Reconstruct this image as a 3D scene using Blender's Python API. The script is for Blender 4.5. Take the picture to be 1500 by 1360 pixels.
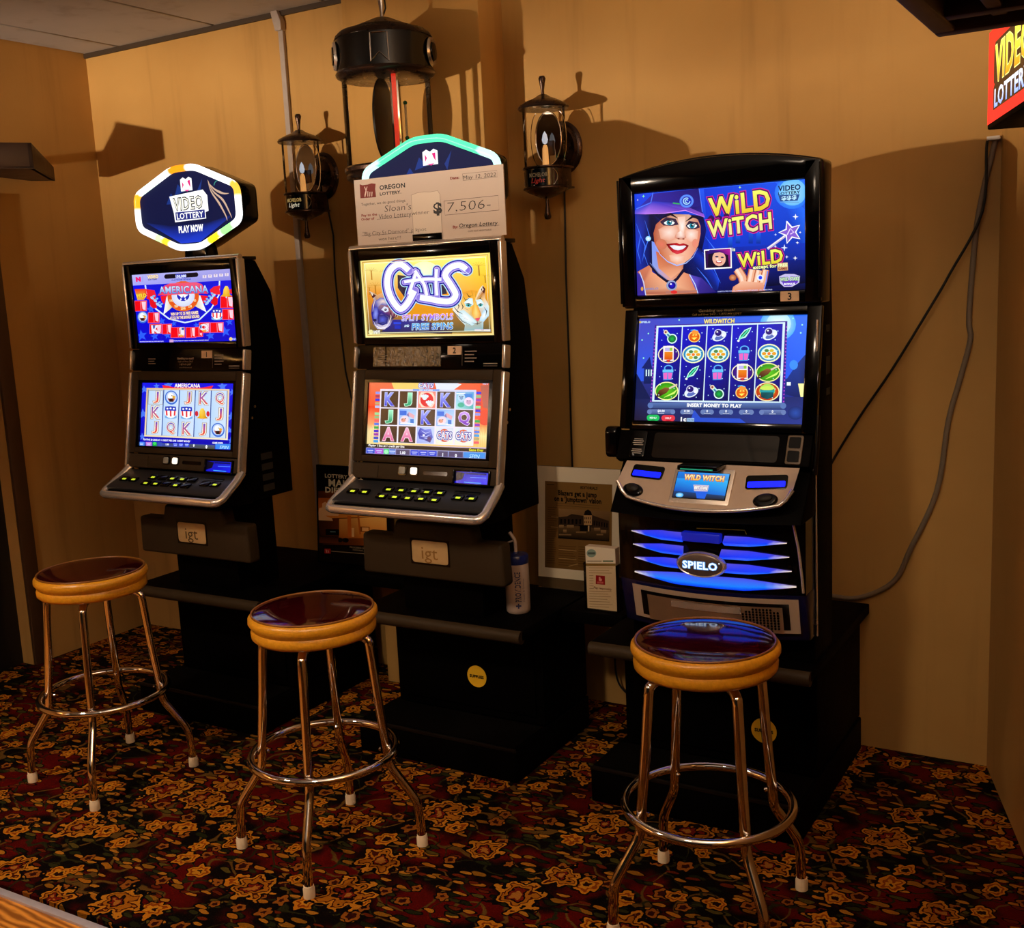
import bpy, bmesh, math, random
import numpy as np
from mathutils import Matrix, Vector

for o in list(bpy.data.objects):
    bpy.data.objects.remove(o)
random.seed(7)
scene = bpy.context.scene
COL = scene.collection
R = math.radians
PI = math.pi

# ------------------------------------------------------------------ camera
CAM_LOC = (4.4546, -3.6801, 1.65)
YAW, PITCH, ROLL, FPX = 0.54308, 0.16614, -0.04908, 1613.97
fw = Vector((-math.sin(YAW)*math.cos(PITCH), math.cos(YAW)*math.cos(PITCH), -math.sin(PITCH)))
rt = Vector((math.cos(YAW), math.sin(YAW), 0))
up = rt.cross(fw)
c_, s_ = math.cos(ROLL), math.sin(ROLL)
rt2, up2 = c_*rt + s_*up, -s_*rt + c_*up
cam_d = bpy.data.cameras.new('camera')
cam_d.sensor_fit = 'HORIZONTAL'
cam_d.sensor_width = 36
cam_d.lens = FPX/1500*36
cam_d.clip_start = 0.05
cam = bpy.data.objects.new('camera', cam_d)
COL.objects.link(cam)
M = Matrix((rt2, up2, -fw)).transposed().to_4x4()
M.translation = CAM_LOC
cam.matrix_world = M
scene.camera = cam

# ------------------------------------------------------------------ world, exposure
w = bpy.data.worlds.new('world')
scene.world = w
w.use_nodes = True
w.node_tree.nodes['Background'].inputs[0].default_value = (1.0, 0.62, 0.34, 1)
w.node_tree.nodes['Background'].inputs[1].default_value = 0.010
vs = scene.view_settings
vs.view_transform = 'Standard'
vs.look = 'None'
vs.exposure = 0.0
vs.gamma = 1.0
vs.use_curve_mapping = False

# ------------------------------------------------------------------ lamps of the room
UPLIGHT_POWER = 640
DOWNLIGHT_POWER = 95
LAMP_COLOR = (1.0, 0.80, 0.60)
def lamp(name, kind, loc, power, color, size, **kw):
    d = bpy.data.lights.new(name, kind)
    d.energy = power
    d.color = color
    d.shadow_soft_size = size
    for k, v in kw.items():
        setattr(d, k, v)
    o = bpy.data.objects.new(name, d)
    COL.objects.link(o)
    o.location = loc
    return o
# bulbs inside the unseen hanging box lamp (its wooden box is built below)
BOX_C = Vector((0.05, -4.0, 0)); BOX_A = R(33)
BOX_DIR = Vector((math.cos(BOX_A), math.sin(BOX_A), 0))
for k in (-0.5, 0.5):
    p = BOX_C + BOX_DIR*k
    lamp('box_lamp_bulb', 'POINT', (p.x, p.y, 1.806), UPLIGHT_POWER*(.45 if k < 0 else 1.15), LAMP_COLOR, 0.035)
# added bulb, unseen in the dark upper-right box, brightening ceiling and wall
lamp('box_lamp_bulb', 'POINT', (4.437, -2.74, 1.925), 310, LAMP_COLOR, 0.03)
# ceiling spotlights: one straight down over the left stools, one added as unseen fill aimed at the machines
DOWN = [((1.3, -3.0, 2.74), (1.45, -2.2, 0), 100, 2.2), ((3.15, -3.3, 2.74), (2.7, -.5, .75), 56, 1.45)]
for p, tgt, ang, k in DOWN:
    o = lamp('downlight_bulb', 'SPOT', p, DOWNLIGHT_POWER*k, (1.0, 0.78, 0.58), 0.12, spot_size=R(ang), spot_blend=1.0)
    o.rotation_euler = (Vector(tgt)-Vector(p)).to_track_quat('-Z', 'Y').to_euler()

# ================================================================== helpers
def lin(c):
    return c/12.92 if c <= 0.04045 else ((c+0.055)/1.055)**2.4
def hexc(h):
    h = h.lstrip('#')
    return tuple(lin(int(h[i:i+2], 16)/255) for i in (0, 2, 4)) + (1.0,)

MATS = {}
def mat(name, col='#808080', rough=0.5, metal=0.0, var=0.12, nscale=40.0, bump=0.0, spec=0.5, emit=None, estr=0.0, coat=0.0, bscale=None):
    """procedural principled material: noise drives small colour and roughness variation and relief"""
    if name in MATS:
        return MATS[name]
    m = bpy.data.materials.new(name)
    m.use_nodes = True
    nt = m.node_tree
    b = nt.nodes['Principled BSDF']
    c = hexc(col) if isinstance(col, str) else col
    tc = nt.nodes.new('ShaderNodeTexCoord')
    nz = nt.nodes.new('ShaderNodeTexNoise')
    nz.inputs['Scale'].default_value = nscale
    nz.inputs['Detail'].default_value = 4
    nt.links.new(tc.outputs['Object'], nz.inputs['Vector'])
    mx = nt.nodes.new('ShaderNodeMix'); mx.data_type = 'RGBA'
    mx.inputs['A'].default_value = tuple(x*(1-var) for x in c[:3]) + (1,)
    mx.inputs['B'].default_value = tuple(min(1, x*(1+var)) for x in c[:3]) + (1,)
    nt.links.new(nz.outputs['Fac'], mx.inputs['Factor'])
    nt.links.new(mx.outputs['Result'], b.inputs['Base Color'])
    mr = nt.nodes.new('ShaderNodeMapRange')
    mr.inputs['To Min'].default_value = max(0.02, rough*0.85)
    mr.inputs['To Max'].default_value = min(1, rough*1.15)
    nt.links.new(nz.outputs['Fac'], mr.inputs['Value'])
    nt.links.new(mr.outputs['Result'], b.inputs['Roughness'])
    b.inputs['Metallic'].default_value = metal
    b.inputs['Specular IOR Level'].default_value = spec
    b.inputs['Coat Weight'].default_value = coat
    if bump:
        bp = nt.nodes.new('ShaderNodeBump')
        bp.inputs['Strength'].default_value = bump
        bp.inputs['Distance'].default_value = 0.004
        n2 = nz
        if bscale:
            n2 = nt.nodes.new('ShaderNodeTexNoise'); n2.inputs['Scale'].default_value = bscale
            n2.inputs['Detail'].default_value = 3
            nt.links.new(tc.outputs['Object'], n2.inputs['Vector'])
        nt.links.new(n2.outputs['Fac'], bp.inputs['Height'])
        nt.links.new(bp.outputs['Normal'], b.inputs['Normal'])
    if emit:
        b.inputs['Emission Color'].default_value = hexc(emit)
        b.inputs['Emission Strength'].default_value = estr
    MATS[name] = m
    return m

def attr_mat(name, estr=0.0, rough=0.35, spec=0.3, coat=0.0):
    """flat print or lit picture: the colours are stored on the mesh"""
    if name in MATS:
        return MATS[name]
    m = bpy.data.materials.new(name)
    m.use_nodes = True
    nt = m.node_tree
    b = nt.nodes['Principled BSDF']
    a = nt.nodes.new('ShaderNodeAttribute'); a.attribute_name = 'Col'
    b.inputs['Roughness'].default_value = rough
    b.inputs['Specular IOR Level'].default_value = spec
    b.inputs['Coat Weight'].default_value = coat
    if estr > 0:
        b.inputs['Base Color'].default_value = (0.004, 0.004, 0.005, 1)
        nt.links.new(a.outputs['Color'], b.inputs['Emission Color'])
        b.inputs['Emission Strength'].default_value = estr
    else:
        nt.links.new(a.outputs['Color'], b.inputs['Base Color'])
    MATS[name] = m
    return m

def glass_mat(name, tint=(1, 1, 1, 1), gloss=0.04):
    if name in MATS:
        return MATS[name]
    m = bpy.data.materials.new(name)
    m.use_nodes = True
    nt = m.node_tree
    nt.nodes.remove(nt.nodes['Principled BSDF'])
    out = nt.nodes['Material Output']
    tr = nt.nodes.new('ShaderNodeBsdfTransparent'); tr.inputs[0].default_value = tint
    gl = nt.nodes.new('ShaderNodeBsdfGlossy'); gl.inputs['Roughness'].default_value = gloss
    lw = nt.nodes.new('ShaderNodeLayerWeight'); lw.inputs['Blend'].default_value = 0.11
    mx = nt.nodes.new('ShaderNodeMixShader')
    nt.links.new(lw.outputs['Fresnel'], mx.inputs[0])
    nt.links.new(tr.outputs[0], mx.inputs[1])
    nt.links.new(gl.outputs[0], mx.inputs[2])
    nt.links.new(mx.outputs[0], out.inputs['Surface'])
    MATS[name] = m
    return m

class MB:
    """collects simple shapes; build() links them as ONE mesh object"""
    def __init__(s):
        s.v = []; s.f = []
    def add(s, vs, fs, M=None):
        n = len(s.v)
        if M is not None:
            vs = [tuple(M @ Vector(v)) for v in vs]
        s.v += [tuple(v) for v in vs]
        s.f += [tuple(i+n for i in f) for f in fs]
        return s
    def box(s, x0, x1, y0, y1, z0, z1, M=None):
        vs = [(x, y, z) for z in (z0, z1) for y in (y0, y1) for x in (x0, x1)]
        fs = [(0, 2, 3, 1), (4, 5, 7, 6), (0, 1, 5, 4), (2, 6, 7, 3), (0, 4, 6, 2), (1, 3, 7, 5)]
        return s.add(vs, fs, M)
    def prism(s, pts, a, b, axis='z', M=None):
        """pts: 2-D outline; extruded from a to b along the axis (x: pts are y,z; y: pts are x,z; z: pts are x,y)"""
        def mk(p, t):
            return {'x': (t, p[0], p[1]), 'y': (p[0], t, p[1]), 'z': (p[0], p[1], t)}[axis]
        n = len(pts)
        vs = [mk(p, a) for p in pts] + [mk(p, b) for p in pts]
        fs = [tuple(range(n)), tuple(range(2*n-1, n-1, -1))]
        fs += [(i, i+n, (i+1) % n+n, (i+1) % n) for i in range(n)]
        return s.add(vs, fs, M)
    def lathe(s, prof, n=32, M=None, sx=1.0, sy=1.0):
        vs = []; fs = []
        for (r, z) in prof:
            for k in range(n):
                a = 2*PI*k/n
                vs.append((r*sx*math.cos(a), r*sy*math.sin(a), z))
        for i in range(len(prof)-1):
            for k in range(n):
                k2 = (k+1) % n
                fs.append((i*n+k, i*n+k2, (i+1)*n+k2, (i+1)*n+k))
        if prof[0][0] > 1e-6: fs.append(tuple(range(n-1, -1, -1)))
        if prof[-1][0] > 1e-6: fs.append(tuple((len(prof)-1)*n+k for k in range(n)))
        return s.add(vs, fs, M)
    def tube(s, path, r, n=10, closed=False, M=None):
        P = [Vector(p) for p in path]
        m = len(P)
        T = []
        for i in range(m):
            if closed: t = P[(i+1) % m]-P[i-1]
            else: t = P[min(i+1, m-1)]-P[max(i-1, 0)]
            T.append(t.normalized())
        ref = Vector((0, 0, 1)) if abs(T[0].z) < 0.9 else Vector((1, 0, 0))
        nrm = (ref-T[0]*ref.dot(T[0])).normalized()
        vs = []; fs = []
        for i in range(m):
            nrm = (nrm-T[i]*nrm.dot(T[i])).normalized()
            bi = T[i].cross(nrm)
            rr = r[i] if isinstance(r, (list, tuple)) else r
            for k in range(n):
                a = 2*PI*k/n
                vs.append(P[i]+(nrm*math.cos(a)+bi*math.sin(a))*rr)
        for i in range(m if closed else m-1):
            j = (i+1) % m
            for k in range(n):
                k2 = (k+1) % n
                fs.append((i*n+k, i*n+k2, j*n+k2, j*n+k))
        if not closed:
            fs.append(tuple(range(n-1, -1, -1)))
            fs.append(tuple((m-1)*n+k for k in range(n)))
        return s.add(vs, fs, M)
    def surf(s, fn, nu, nv, M=None):
        vs = [fn(i/nu, j/nv) for j in range(nv+1) for i in range(nu+1)]
        fs = [(j*(nu+1)+i, j*(nu+1)+i+1, (j+1)*(nu+1)+i+1, (j+1)*(nu+1)+i) for j in range(nv) for i in range(nu)]
        return s.add(vs, fs, M)
    def frame(s, w, h, b, d0, d1, M=None, bt=None, bb=None):
        """rectangular frame in the local xy plane, outer w x h, border b, from z=d0 to z=d1"""
        bt = b if bt is None else bt; bb = b if bb is None else bb
        s.box(-w/2, -w/2+b, -h/2, h/2, d0, d1, M); s.box(w/2-b, w/2, -h/2, h/2, d0, d1, M)
        s.box(-w/2+b, w/2-b, h/2-bt, h/2, d0, d1, M); s.box(-w/2+b, w/2-b, -h/2, -h/2+bb, d0, d1, M)
        return s
    def build(s, name, material, parent=None, bevel=0.0, segs=2, smooth=None, dz=0.0):
        me = bpy.data.meshes.new(name)
        me.from_pydata(s.v, [], s.f)
        bm = bmesh.new(); bm.from_mesh(me)
        bmesh.ops.recalc_face_normals(bm, faces=bm.faces)
        if bevel > 0:
            ed = [e for e in bm.edges if len(e.link_faces) == 2 and e.calc_face_angle(0) > R(35)]
            bmesh.ops.bevel(bm, geom=ed, offset=bevel, segments=segs, affect='EDGES', profile=0.5, clamp_overlap=True)
            if smooth is None: smooth = 40
        bm.to_mesh(me); bm.free()
        if smooth:
            me.shade_smooth()
            me.set_sharp_from_angle(angle=R(smooth))
        me.materials.append(material)
        o = bpy.data.objects.new(name, me)
        COL.objects.link(o)
        if parent is not None:
            o.parent = parent
            if parent.get('_bz') is not None: o.location.z = -parent['_bz']
        return o

def tag(o, label, cat, group=None):
    o['label'] = label; o['category'] = cat
    if group: o['group'] = group
    return o
def struct(o):
    o['kind'] = 'structure'
    return o
def thing(name, label, cat, loc, rz=0, group=None, absz=False):
    """an Empty at the thing's base that parents its parts (absz: parts are written with heights above the floor)"""
    o = bpy.data.objects.new(name, None)
    COL.objects.link(o)
    o.empty_display_size = 0.1
    o.location = loc
    o.rotation_euler = (0, 0, rz)
    if absz: o['_bz'] = loc[2]
    return tag(o, label, cat, group)
def T(x=0, y=0, z=0): return Matrix.Translation((x, y, z))
def RX(a): return Matrix.Rotation(a, 4, 'X')
def RY(a): return Matrix.Rotation(a, 4, 'Y')
def RZ(a): return Matrix.Rotation(a, 4, 'Z')
def plane(p_low, p_high, x=0.0):
    """panel frame from (y,z) at its lower edge to (y,z) at its upper edge: x right, y up the panel, z outward; origin at the centre"""
    a = Vector((0, p_low[0], p_low[1])); b = Vector((0, p_high[0], p_high[1]))
    ey = (b-a).normalized(); ex = Vector((1, 0, 0)); ez = ex.cross(ey)
    m = Matrix((ex, ey, ez)).transposed().to_4x4()
    m.translation = (a+b)/2 + Vector((x, 0, 0))
    return m, (b-a).length
def rrect(w, h, r, n=5):
    pts = []
    for cx, cy, a0 in ((w/2-r, h/2-r, 0), (-w/2+r, h/2-r, 90), (-w/2+r, -h/2+r, 180), (w/2-r, -h/2+r, 270)):
        for k in range(n+1):
            a = R(a0+90*k/n)
            pts.append((cx+r*math.cos(a), cy+r*math.sin(a)))
    return pts

def smoothpath(pts, n=5):
    P = [Vector(p) for p in pts]; out = []
    for i in range(len(P)-1):
        a = P[max(i-1, 0)]; b = P[i]; c = P[i+1]; d = P[min(i+2, len(P)-1)]
        for k in range(n):
            t = k/n
            out.append(.5*((2*b)+(c-a)*t+(2*a-5*b+4*c-d)*t*t+(3*b-a-3*c+d)*t**3))
    out.append(P[-1]); return out

# ---- lettering, cached as flat triangles
TXT = {}
def text_mesh(s, bold=0.0, shear=0.0):
    key = (s, round(bold, 3), round(shear, 2))
    if key in TXT: return TXT[key]
    cu = bpy.data.curves.new('t', 'FONT')
    cu.body = s; cu.size = 1.0; cu.offset = bold; cu.shear = shear
    cu.resolution_u = 2; cu.fill_mode = 'FRONT'
    cu.space_character = 1.0 + max(0, bold)*1.6
    o = bpy.data.objects.new('t', cu)
    COL.objects.link(o)
    dg = bpy.context.evaluated_depsgraph_get()
    me = o.evaluated_get(dg).to_mesh()
    vs = [(v.co.x, v.co.y) for v in me.vertices]
    fs = [tuple(p.vertices) for p in me.polygons]
    o.evaluated_get(dg).to_mesh_clear()
    bpy.data.objects.remove(o); bpy.data.curves.remove(cu)
    TXT[key] = (vs, fs)
    return TXT[key]

class Art:
    """flat print or screen picture; coordinates are those of a flat sheet given by its four corners"""
    def __init__(s, quad, M, w, h, step=0.000025, z0=0.0006):
        (x0, y0), (x1, y1), (x2, y2), (x3, y3) = quad   # TL TR BL BR
        src = [(x0, y0), (x1, y1), (x2, y2), (x3, y3)]; dst = [(0, 0), (1, 0), (0, 1), (1, 1)]
        A = []; b = []
        for (x, y), (u, v) in zip(src, dst):
            A.append([x, y, 1, 0, 0, 0, -u*x, -u*y]); b.append(u)
            A.append([0, 0, 0, x, y, 1, -v*x, -v*y]); b.append(v)
        s.H = np.append(np.linalg.solve(np.array(A, float), np.array(b, float)), 1).reshape(3, 3)
        s.W = (abs(x1-x0)+abs(x3-x2))/2; s.Hh = (abs(y2-y0)+abs(y3-y1))/2
        s.M = M; s.w = w; s.h = h; s.step = step; s.z = z0
        s.v = []; s.f = []; s.c = []
        s.clip = True
    def up(s): s.z += s.step
    def uv(s, x, y):
        q = s.H @ np.array([x, y, 1.0])
        return q[0]/q[2], q[1]/q[2]
    def _emit(s, uvs, faces, cols):
        n = len(s.v)
        for (u, v) in uvs:
            if s.clip: u = min(1, max(0, u)); v = min(1, max(0, v))
            s.v.append(tuple(s.M @ Vector(((u-.5)*s.w, (.5-v)*s.h, s.z))))
        for f in faces:
            s.f.append(tuple(i+n for i in f)); s.c.append([cols[i] for i in f])
    def upoly(s, uvs, col):
        cols = [hexc(c) for c in col] if isinstance(col, (list, tuple)) else [hexc(col)]*len(uvs)
        s._emit(uvs, [tuple(range(len(uvs)))], cols); s.up()
    def poly(s, pts, col): s.upoly([s.uv(*p) for p in pts], col)
    def fan(s, pts, cols, ccol, c=None):
        c = c or (sum(p[0] for p in pts)/len(pts), sum(p[1] for p in pts)/len(pts))
        if isinstance(cols, str): cols = [cols]*len(pts)
        n = len(pts)
        s._emit([s.uv(*c)]+[s.uv(*p) for p in pts], [(0, 1+k, 1+(k+1) % n) for k in range(n)], [hexc(ccol)]+[hexc(x) for x in cols]); s.up()
    def bg(s, c0, c1=None, c2=None, c3=None):
        c1 = c1 or c0; c2 = c2 or c0; c3 = c3 or c1
        s.upoly([(0, 0), (1, 0), (1, 1), (0, 1)], [c0, c1, c3, c2])
    def rect(s, x0, y0, x1, y1, col, col2=None):
        c = [col, col, col2, col2] if col2 else col
        s.poly([(x0, y0), (x1, y0), (x1, y1), (x0, y1)], c)
    def urect(s, u0, v0, u1, v1, col, col2=None):
        c = [col, col, col2, col2] if col2 else col
        s.upoly([(u0, v0), (u1, v0), (u1, v1), (u0, v1)], c)
    def ell(s, cx, cy, rx, ry=None, col='#ffffff', n=22, rot=0.0, edge=None):
        ry = rx if ry is None else ry
        ca, sa = math.cos(rot), math.sin(rot)
        pts = []
        for k in range(n):
            a = 2*PI*k/n
            x, y = rx*math.cos(a), ry*math.sin(a)
            pts.append((cx+x*ca-y*sa, cy+x*sa+y*ca))
        if edge:      # radial gradient, centre to rim
            uvs = [s.uv(cx, cy)]+[s.uv(*p) for p in pts]
            s._emit(uvs, [(0, 1+k, 1+(k+1) % n) for k in range(n)], [hexc(col)]+[hexc(edge)]*n); s.up()
        else: s.poly(pts, col)
    def ring(s, cx, cy, rx, ry, wd, col, n=26, a0=0, a1=360):
        full = abs(a1-a0) >= 360
        uvs = []
        m = n if full else n+1
        for k in range(m):
            a = R(a0+(a1-a0)*k/n)
            for q in (0, 1):
                uvs.append(s.uv(cx+(rx-wd*q)*math.cos(a), cy+(ry-wd*q)*math.sin(a)))
        fs = [(2*k, 2*((k+1) % m), 2*((k+1) % m)+1, 2*k+1) for k in range(n if full else n)]
        s._emit(uvs, fs, [hexc(col)]*len(uvs)); s.up()
    def line(s, pts, wd, col, taper=False):
        P = [Vector(p) for p in pts]
        L = []; Rr = []
        for i, p in enumerate(P):
            t = (P[min(i+1, len(P)-1)]-P[max(i-1, 0)])
            if t.length < 1e-9: t = Vector((1, 0))
            t.normalize(); n = Vector((-t.y, t.x))
            k = wd/2
            if taper: k *= 1-abs(2*i/(len(P)-1)-1)*0.85
            L.append(p+n*k); Rr.append(p-n*k)
        uvs = [s.uv(*p) for p in L]+[s.uv(*p) for p in Rr]
        m = len(P)
        s._emit(uvs, [(i, i+1, m+i+1, m+i) for i in range(m-1)], [hexc(col)]*(2*m)); s.up()
    def text(s, txt, x, y, hp, col, wp=None, bold=0.0, shear=0.0, rot=0.0, align='c', grad=None, outline=None):
        """hp: cap height, wp: total width, both on the sheet; outline: list of (bold, colour) drawn first"""
        u, v = s.uv(x, y)
        jobs = [(bo, co, None) for bo, co in (outline or [])]+[(bold, col, grad)]
        base, _ = text_mesh(txt, bold, shear)
        bx0 = min(p[0] for p in base); bx1 = max(p[0] for p in base)
        capH = 0.72
        by = 0.36
        if len(txt) == 1 and txt.isalpha():      # single letters are fitted by their own height
            y0 = min(p[1] for p in base); y1 = max(p[1] for p in base)
            capH = y1-y0; by = (y0+y1)/2
        sy = (hp/s.Hh)/capH
        sx = (wp/s.W)/(bx1-bx0) if wp else sy*s.h/s.w
        ca, sa = math.cos(rot), math.sin(rot)
        for bo, co, gr in jobs:
            vs, fs = text_mesh(txt, bo, shear)
            ox0 = min(p[0] for p in vs); ox1 = max(p[0] for p in vs)
            k = sx*((bx1-bx0)+2*(bo-bold))/(ox1-ox0)
            cxm = (ox0+ox1)/2 if align == 'c' else ox0
            uvs = []; cols = []
            for (px, py) in vs:
                dx = (px-cxm)*k*s.w; dy = (py-by)*sy*s.h
                uvs.append((u+(dx*ca-dy*sa)/s.w, v-(dx*sa+dy*ca)/s.h))
                if gr:
                    t = min(1, max(0, (py)/0.72))
                    a, b = hexc(co), hexc(gr)
                    cols.append(tuple(b[i]+(a[i]-b[i])*t for i in range(4)))
                else: cols.append(hexc(co))
            s._emit(uvs, fs, cols); s.up()
    def build(s, name, material, parent):
        me = bpy.data.meshes.new(name)
        me.from_pydata(s.v, [], s.f)
        at = me.color_attributes.new('Col', 'FLOAT_COLOR', 'CORNER')
        flat = []
        for cs in s.c:
            for c in cs: flat += list(c)
        if len(flat) == len(at.data)*4:
            at.data.foreach_set('color', flat)
        me.materials.append(material)
        o = bpy.data.objects.new(name, me)
        COL.objects.link(o)
        o.parent = parent
        if parent.get('_bz') is not None: o.location.z = -parent['_bz']
        return o

# ------------------------------------------------------------------ materials
m_black = mat('black_laminate', '#030202', 0.6, var=.2, nscale=60, spec=.03)
m_blackgloss = mat('black_gloss_plastic', '#030304', 0.10, var=.2, nscale=30, spec=.25)
m_blackmatte = mat('black_textured_plastic', '#17130e', 0.55, var=.25, nscale=400, bump=.15, spec=.25)
m_darkbrown = mat('dark_textured_plastic', '#33281a', 0.5, var=.25, nscale=500, bump=.2, spec=.12)
m_silver = mat('silver_trim', '#dcd2c8', 0.26, metal=.75, var=.02, nscale=4)
m_silverpanel = mat('satin_silver_plastic', '#b09c8a', 0.38, metal=.25, var=.06, nscale=50)
m_chrome = mat('chrome', '#e6dfd8', 0.07, metal=1.0, var=.03, nscale=20)
m_bronze = mat('dark_bronze', '#4a3a33', 0.28, metal=.85, var=.15, nscale=35)
m_wood = mat('dark_stained_wood', '#2e1a10', 0.45, var=.35, nscale=18, bump=.1)
m_cream = mat('cream_rubber', '#e9d3b0', 0.6, var=.06)
m_white = mat('white_plastic', '#d8cfc4', 0.5, var=.06)
m_paper = mat('paper', '#cdb79f', 0.8, var=.05, nscale=80)
m_screen = attr_mat('lit_screen', 1.05, rough=.25)
m_print = attr_mat('printed_sheet', 0.0, rough=.55)
m_glossprint = attr_mat('printed_gloss', 0.0, rough=.2, spec=.5)
m_neon = attr_mat('neon_tube', 1.5, rough=.3)
m_ledpanel = attr_mat('lit_sign_face', 1.2, rough=.45, spec=.05)
m_greenled = mat('green_button_lamp', '#c8e838', .4, emit='#c8e030', estr=.8)
m_whitelamp = mat('white_button_lamp', '#ffffff', .4, emit='#fff0e0', estr=1.1)
m_blueglow = mat('blue_glow', '#0508ff', .3, emit='#0818ff', estr=2.2)
m_glass = glass_mat('clear_glass', (1, .98, .94, 1))
m_yellow = mat('yellow_sticker', '#e0b020', .5, var=.05)

# ================================================================== surfaces of the room
class G:
    """tiny node-graph helper"""
    def __init__(s, name, rough=.8, spec=.2):
        s.m = bpy.data.materials.new(name); s.m.use_nodes = True
        s.nt = s.m.node_tree; s.b = s.nt.nodes['Principled BSDF']
        s.b.inputs['Roughness'].default_value = rough
        s.b.inputs['Specular IOR Level'].default_value = spec
        s.co = s.nt.nodes.new('ShaderNodeTexCoord').outputs['Object']
    def n(s, t, **kw):
        nd = s.nt.nodes.new(t)
        for k, v in kw.items(): setattr(nd, k, v)
        return nd
    def put(s, sock, v):
        if hasattr(v, 'links') or hasattr(v, 'is_linked'): s.nt.links.new(v, sock)
        else: sock.default_value = v
    def ma(s, op, a, b=0.0, clamp=False):
        nd = s.n('ShaderNodeMath', operation=op, use_clamp=clamp)
        s.put(nd.inputs[0], a); s.put(nd.inputs[1], b)
        return nd.outputs[0]
    def vm(s, op, a, b=(0, 0, 0), out=0):
        nd = s.n('ShaderNodeVectorMath', operation=op)
        s.put(nd.inputs[0], a); s.put(nd.inputs[1], b)
        return nd.outputs['Value'] if op in ('LENGTH', 'DOT_PRODUCT') else nd.outputs[0]
    def mix(s, f, a, b):
        nd = s.n('ShaderNodeMix', data_type='RGBA')
        s.put(nd.inputs['Factor'], f)
        s.put(nd.inputs['A'], hexc(a) if isinstance(a, str) else a)
        s.put(nd.inputs['B'], hexc(b) if isinstance(b, str) else b)
        return nd.outputs['Result']
    def noise(s, v, scale, detail=2, rough=.5, dist=0.0):
        nd = s.n('ShaderNodeTexNoise'); s.put(nd.inputs['Vector'], v)
        nd.inputs['Scale'].default_value = scale; nd.inputs['Detail'].default_value = detail
        nd.inputs['Roughness'].default_value = rough; nd.inputs['Distortion'].default_value = dist
        return nd.outputs['Fac'], nd.outputs['Color']
    def step(s, v, lo, hi):      # smooth 0..1
        nd = s.n('ShaderNodeMapRange', interpolation_type='SMOOTHSTEP')
        s.put(nd.inputs['Value'], v); nd.inputs['From Min'].default_value = lo; nd.inputs['From Max'].default_value = hi
        return nd.outputs['Result']
    def bump(s, h, st=.2, d=.003):
        nd = s.n('ShaderNodeBump'); nd.inputs['Strength'].default_value = st; nd.inputs['Distance'].default_value = d
        s.put(nd.inputs['Height'], h); s.nt.links.new(nd.outputs[0], s.b.inputs['Normal'])
    def done(s, col):
        s.nt.links.new(col, s.b.inputs['Base Color']); return s.m

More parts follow.
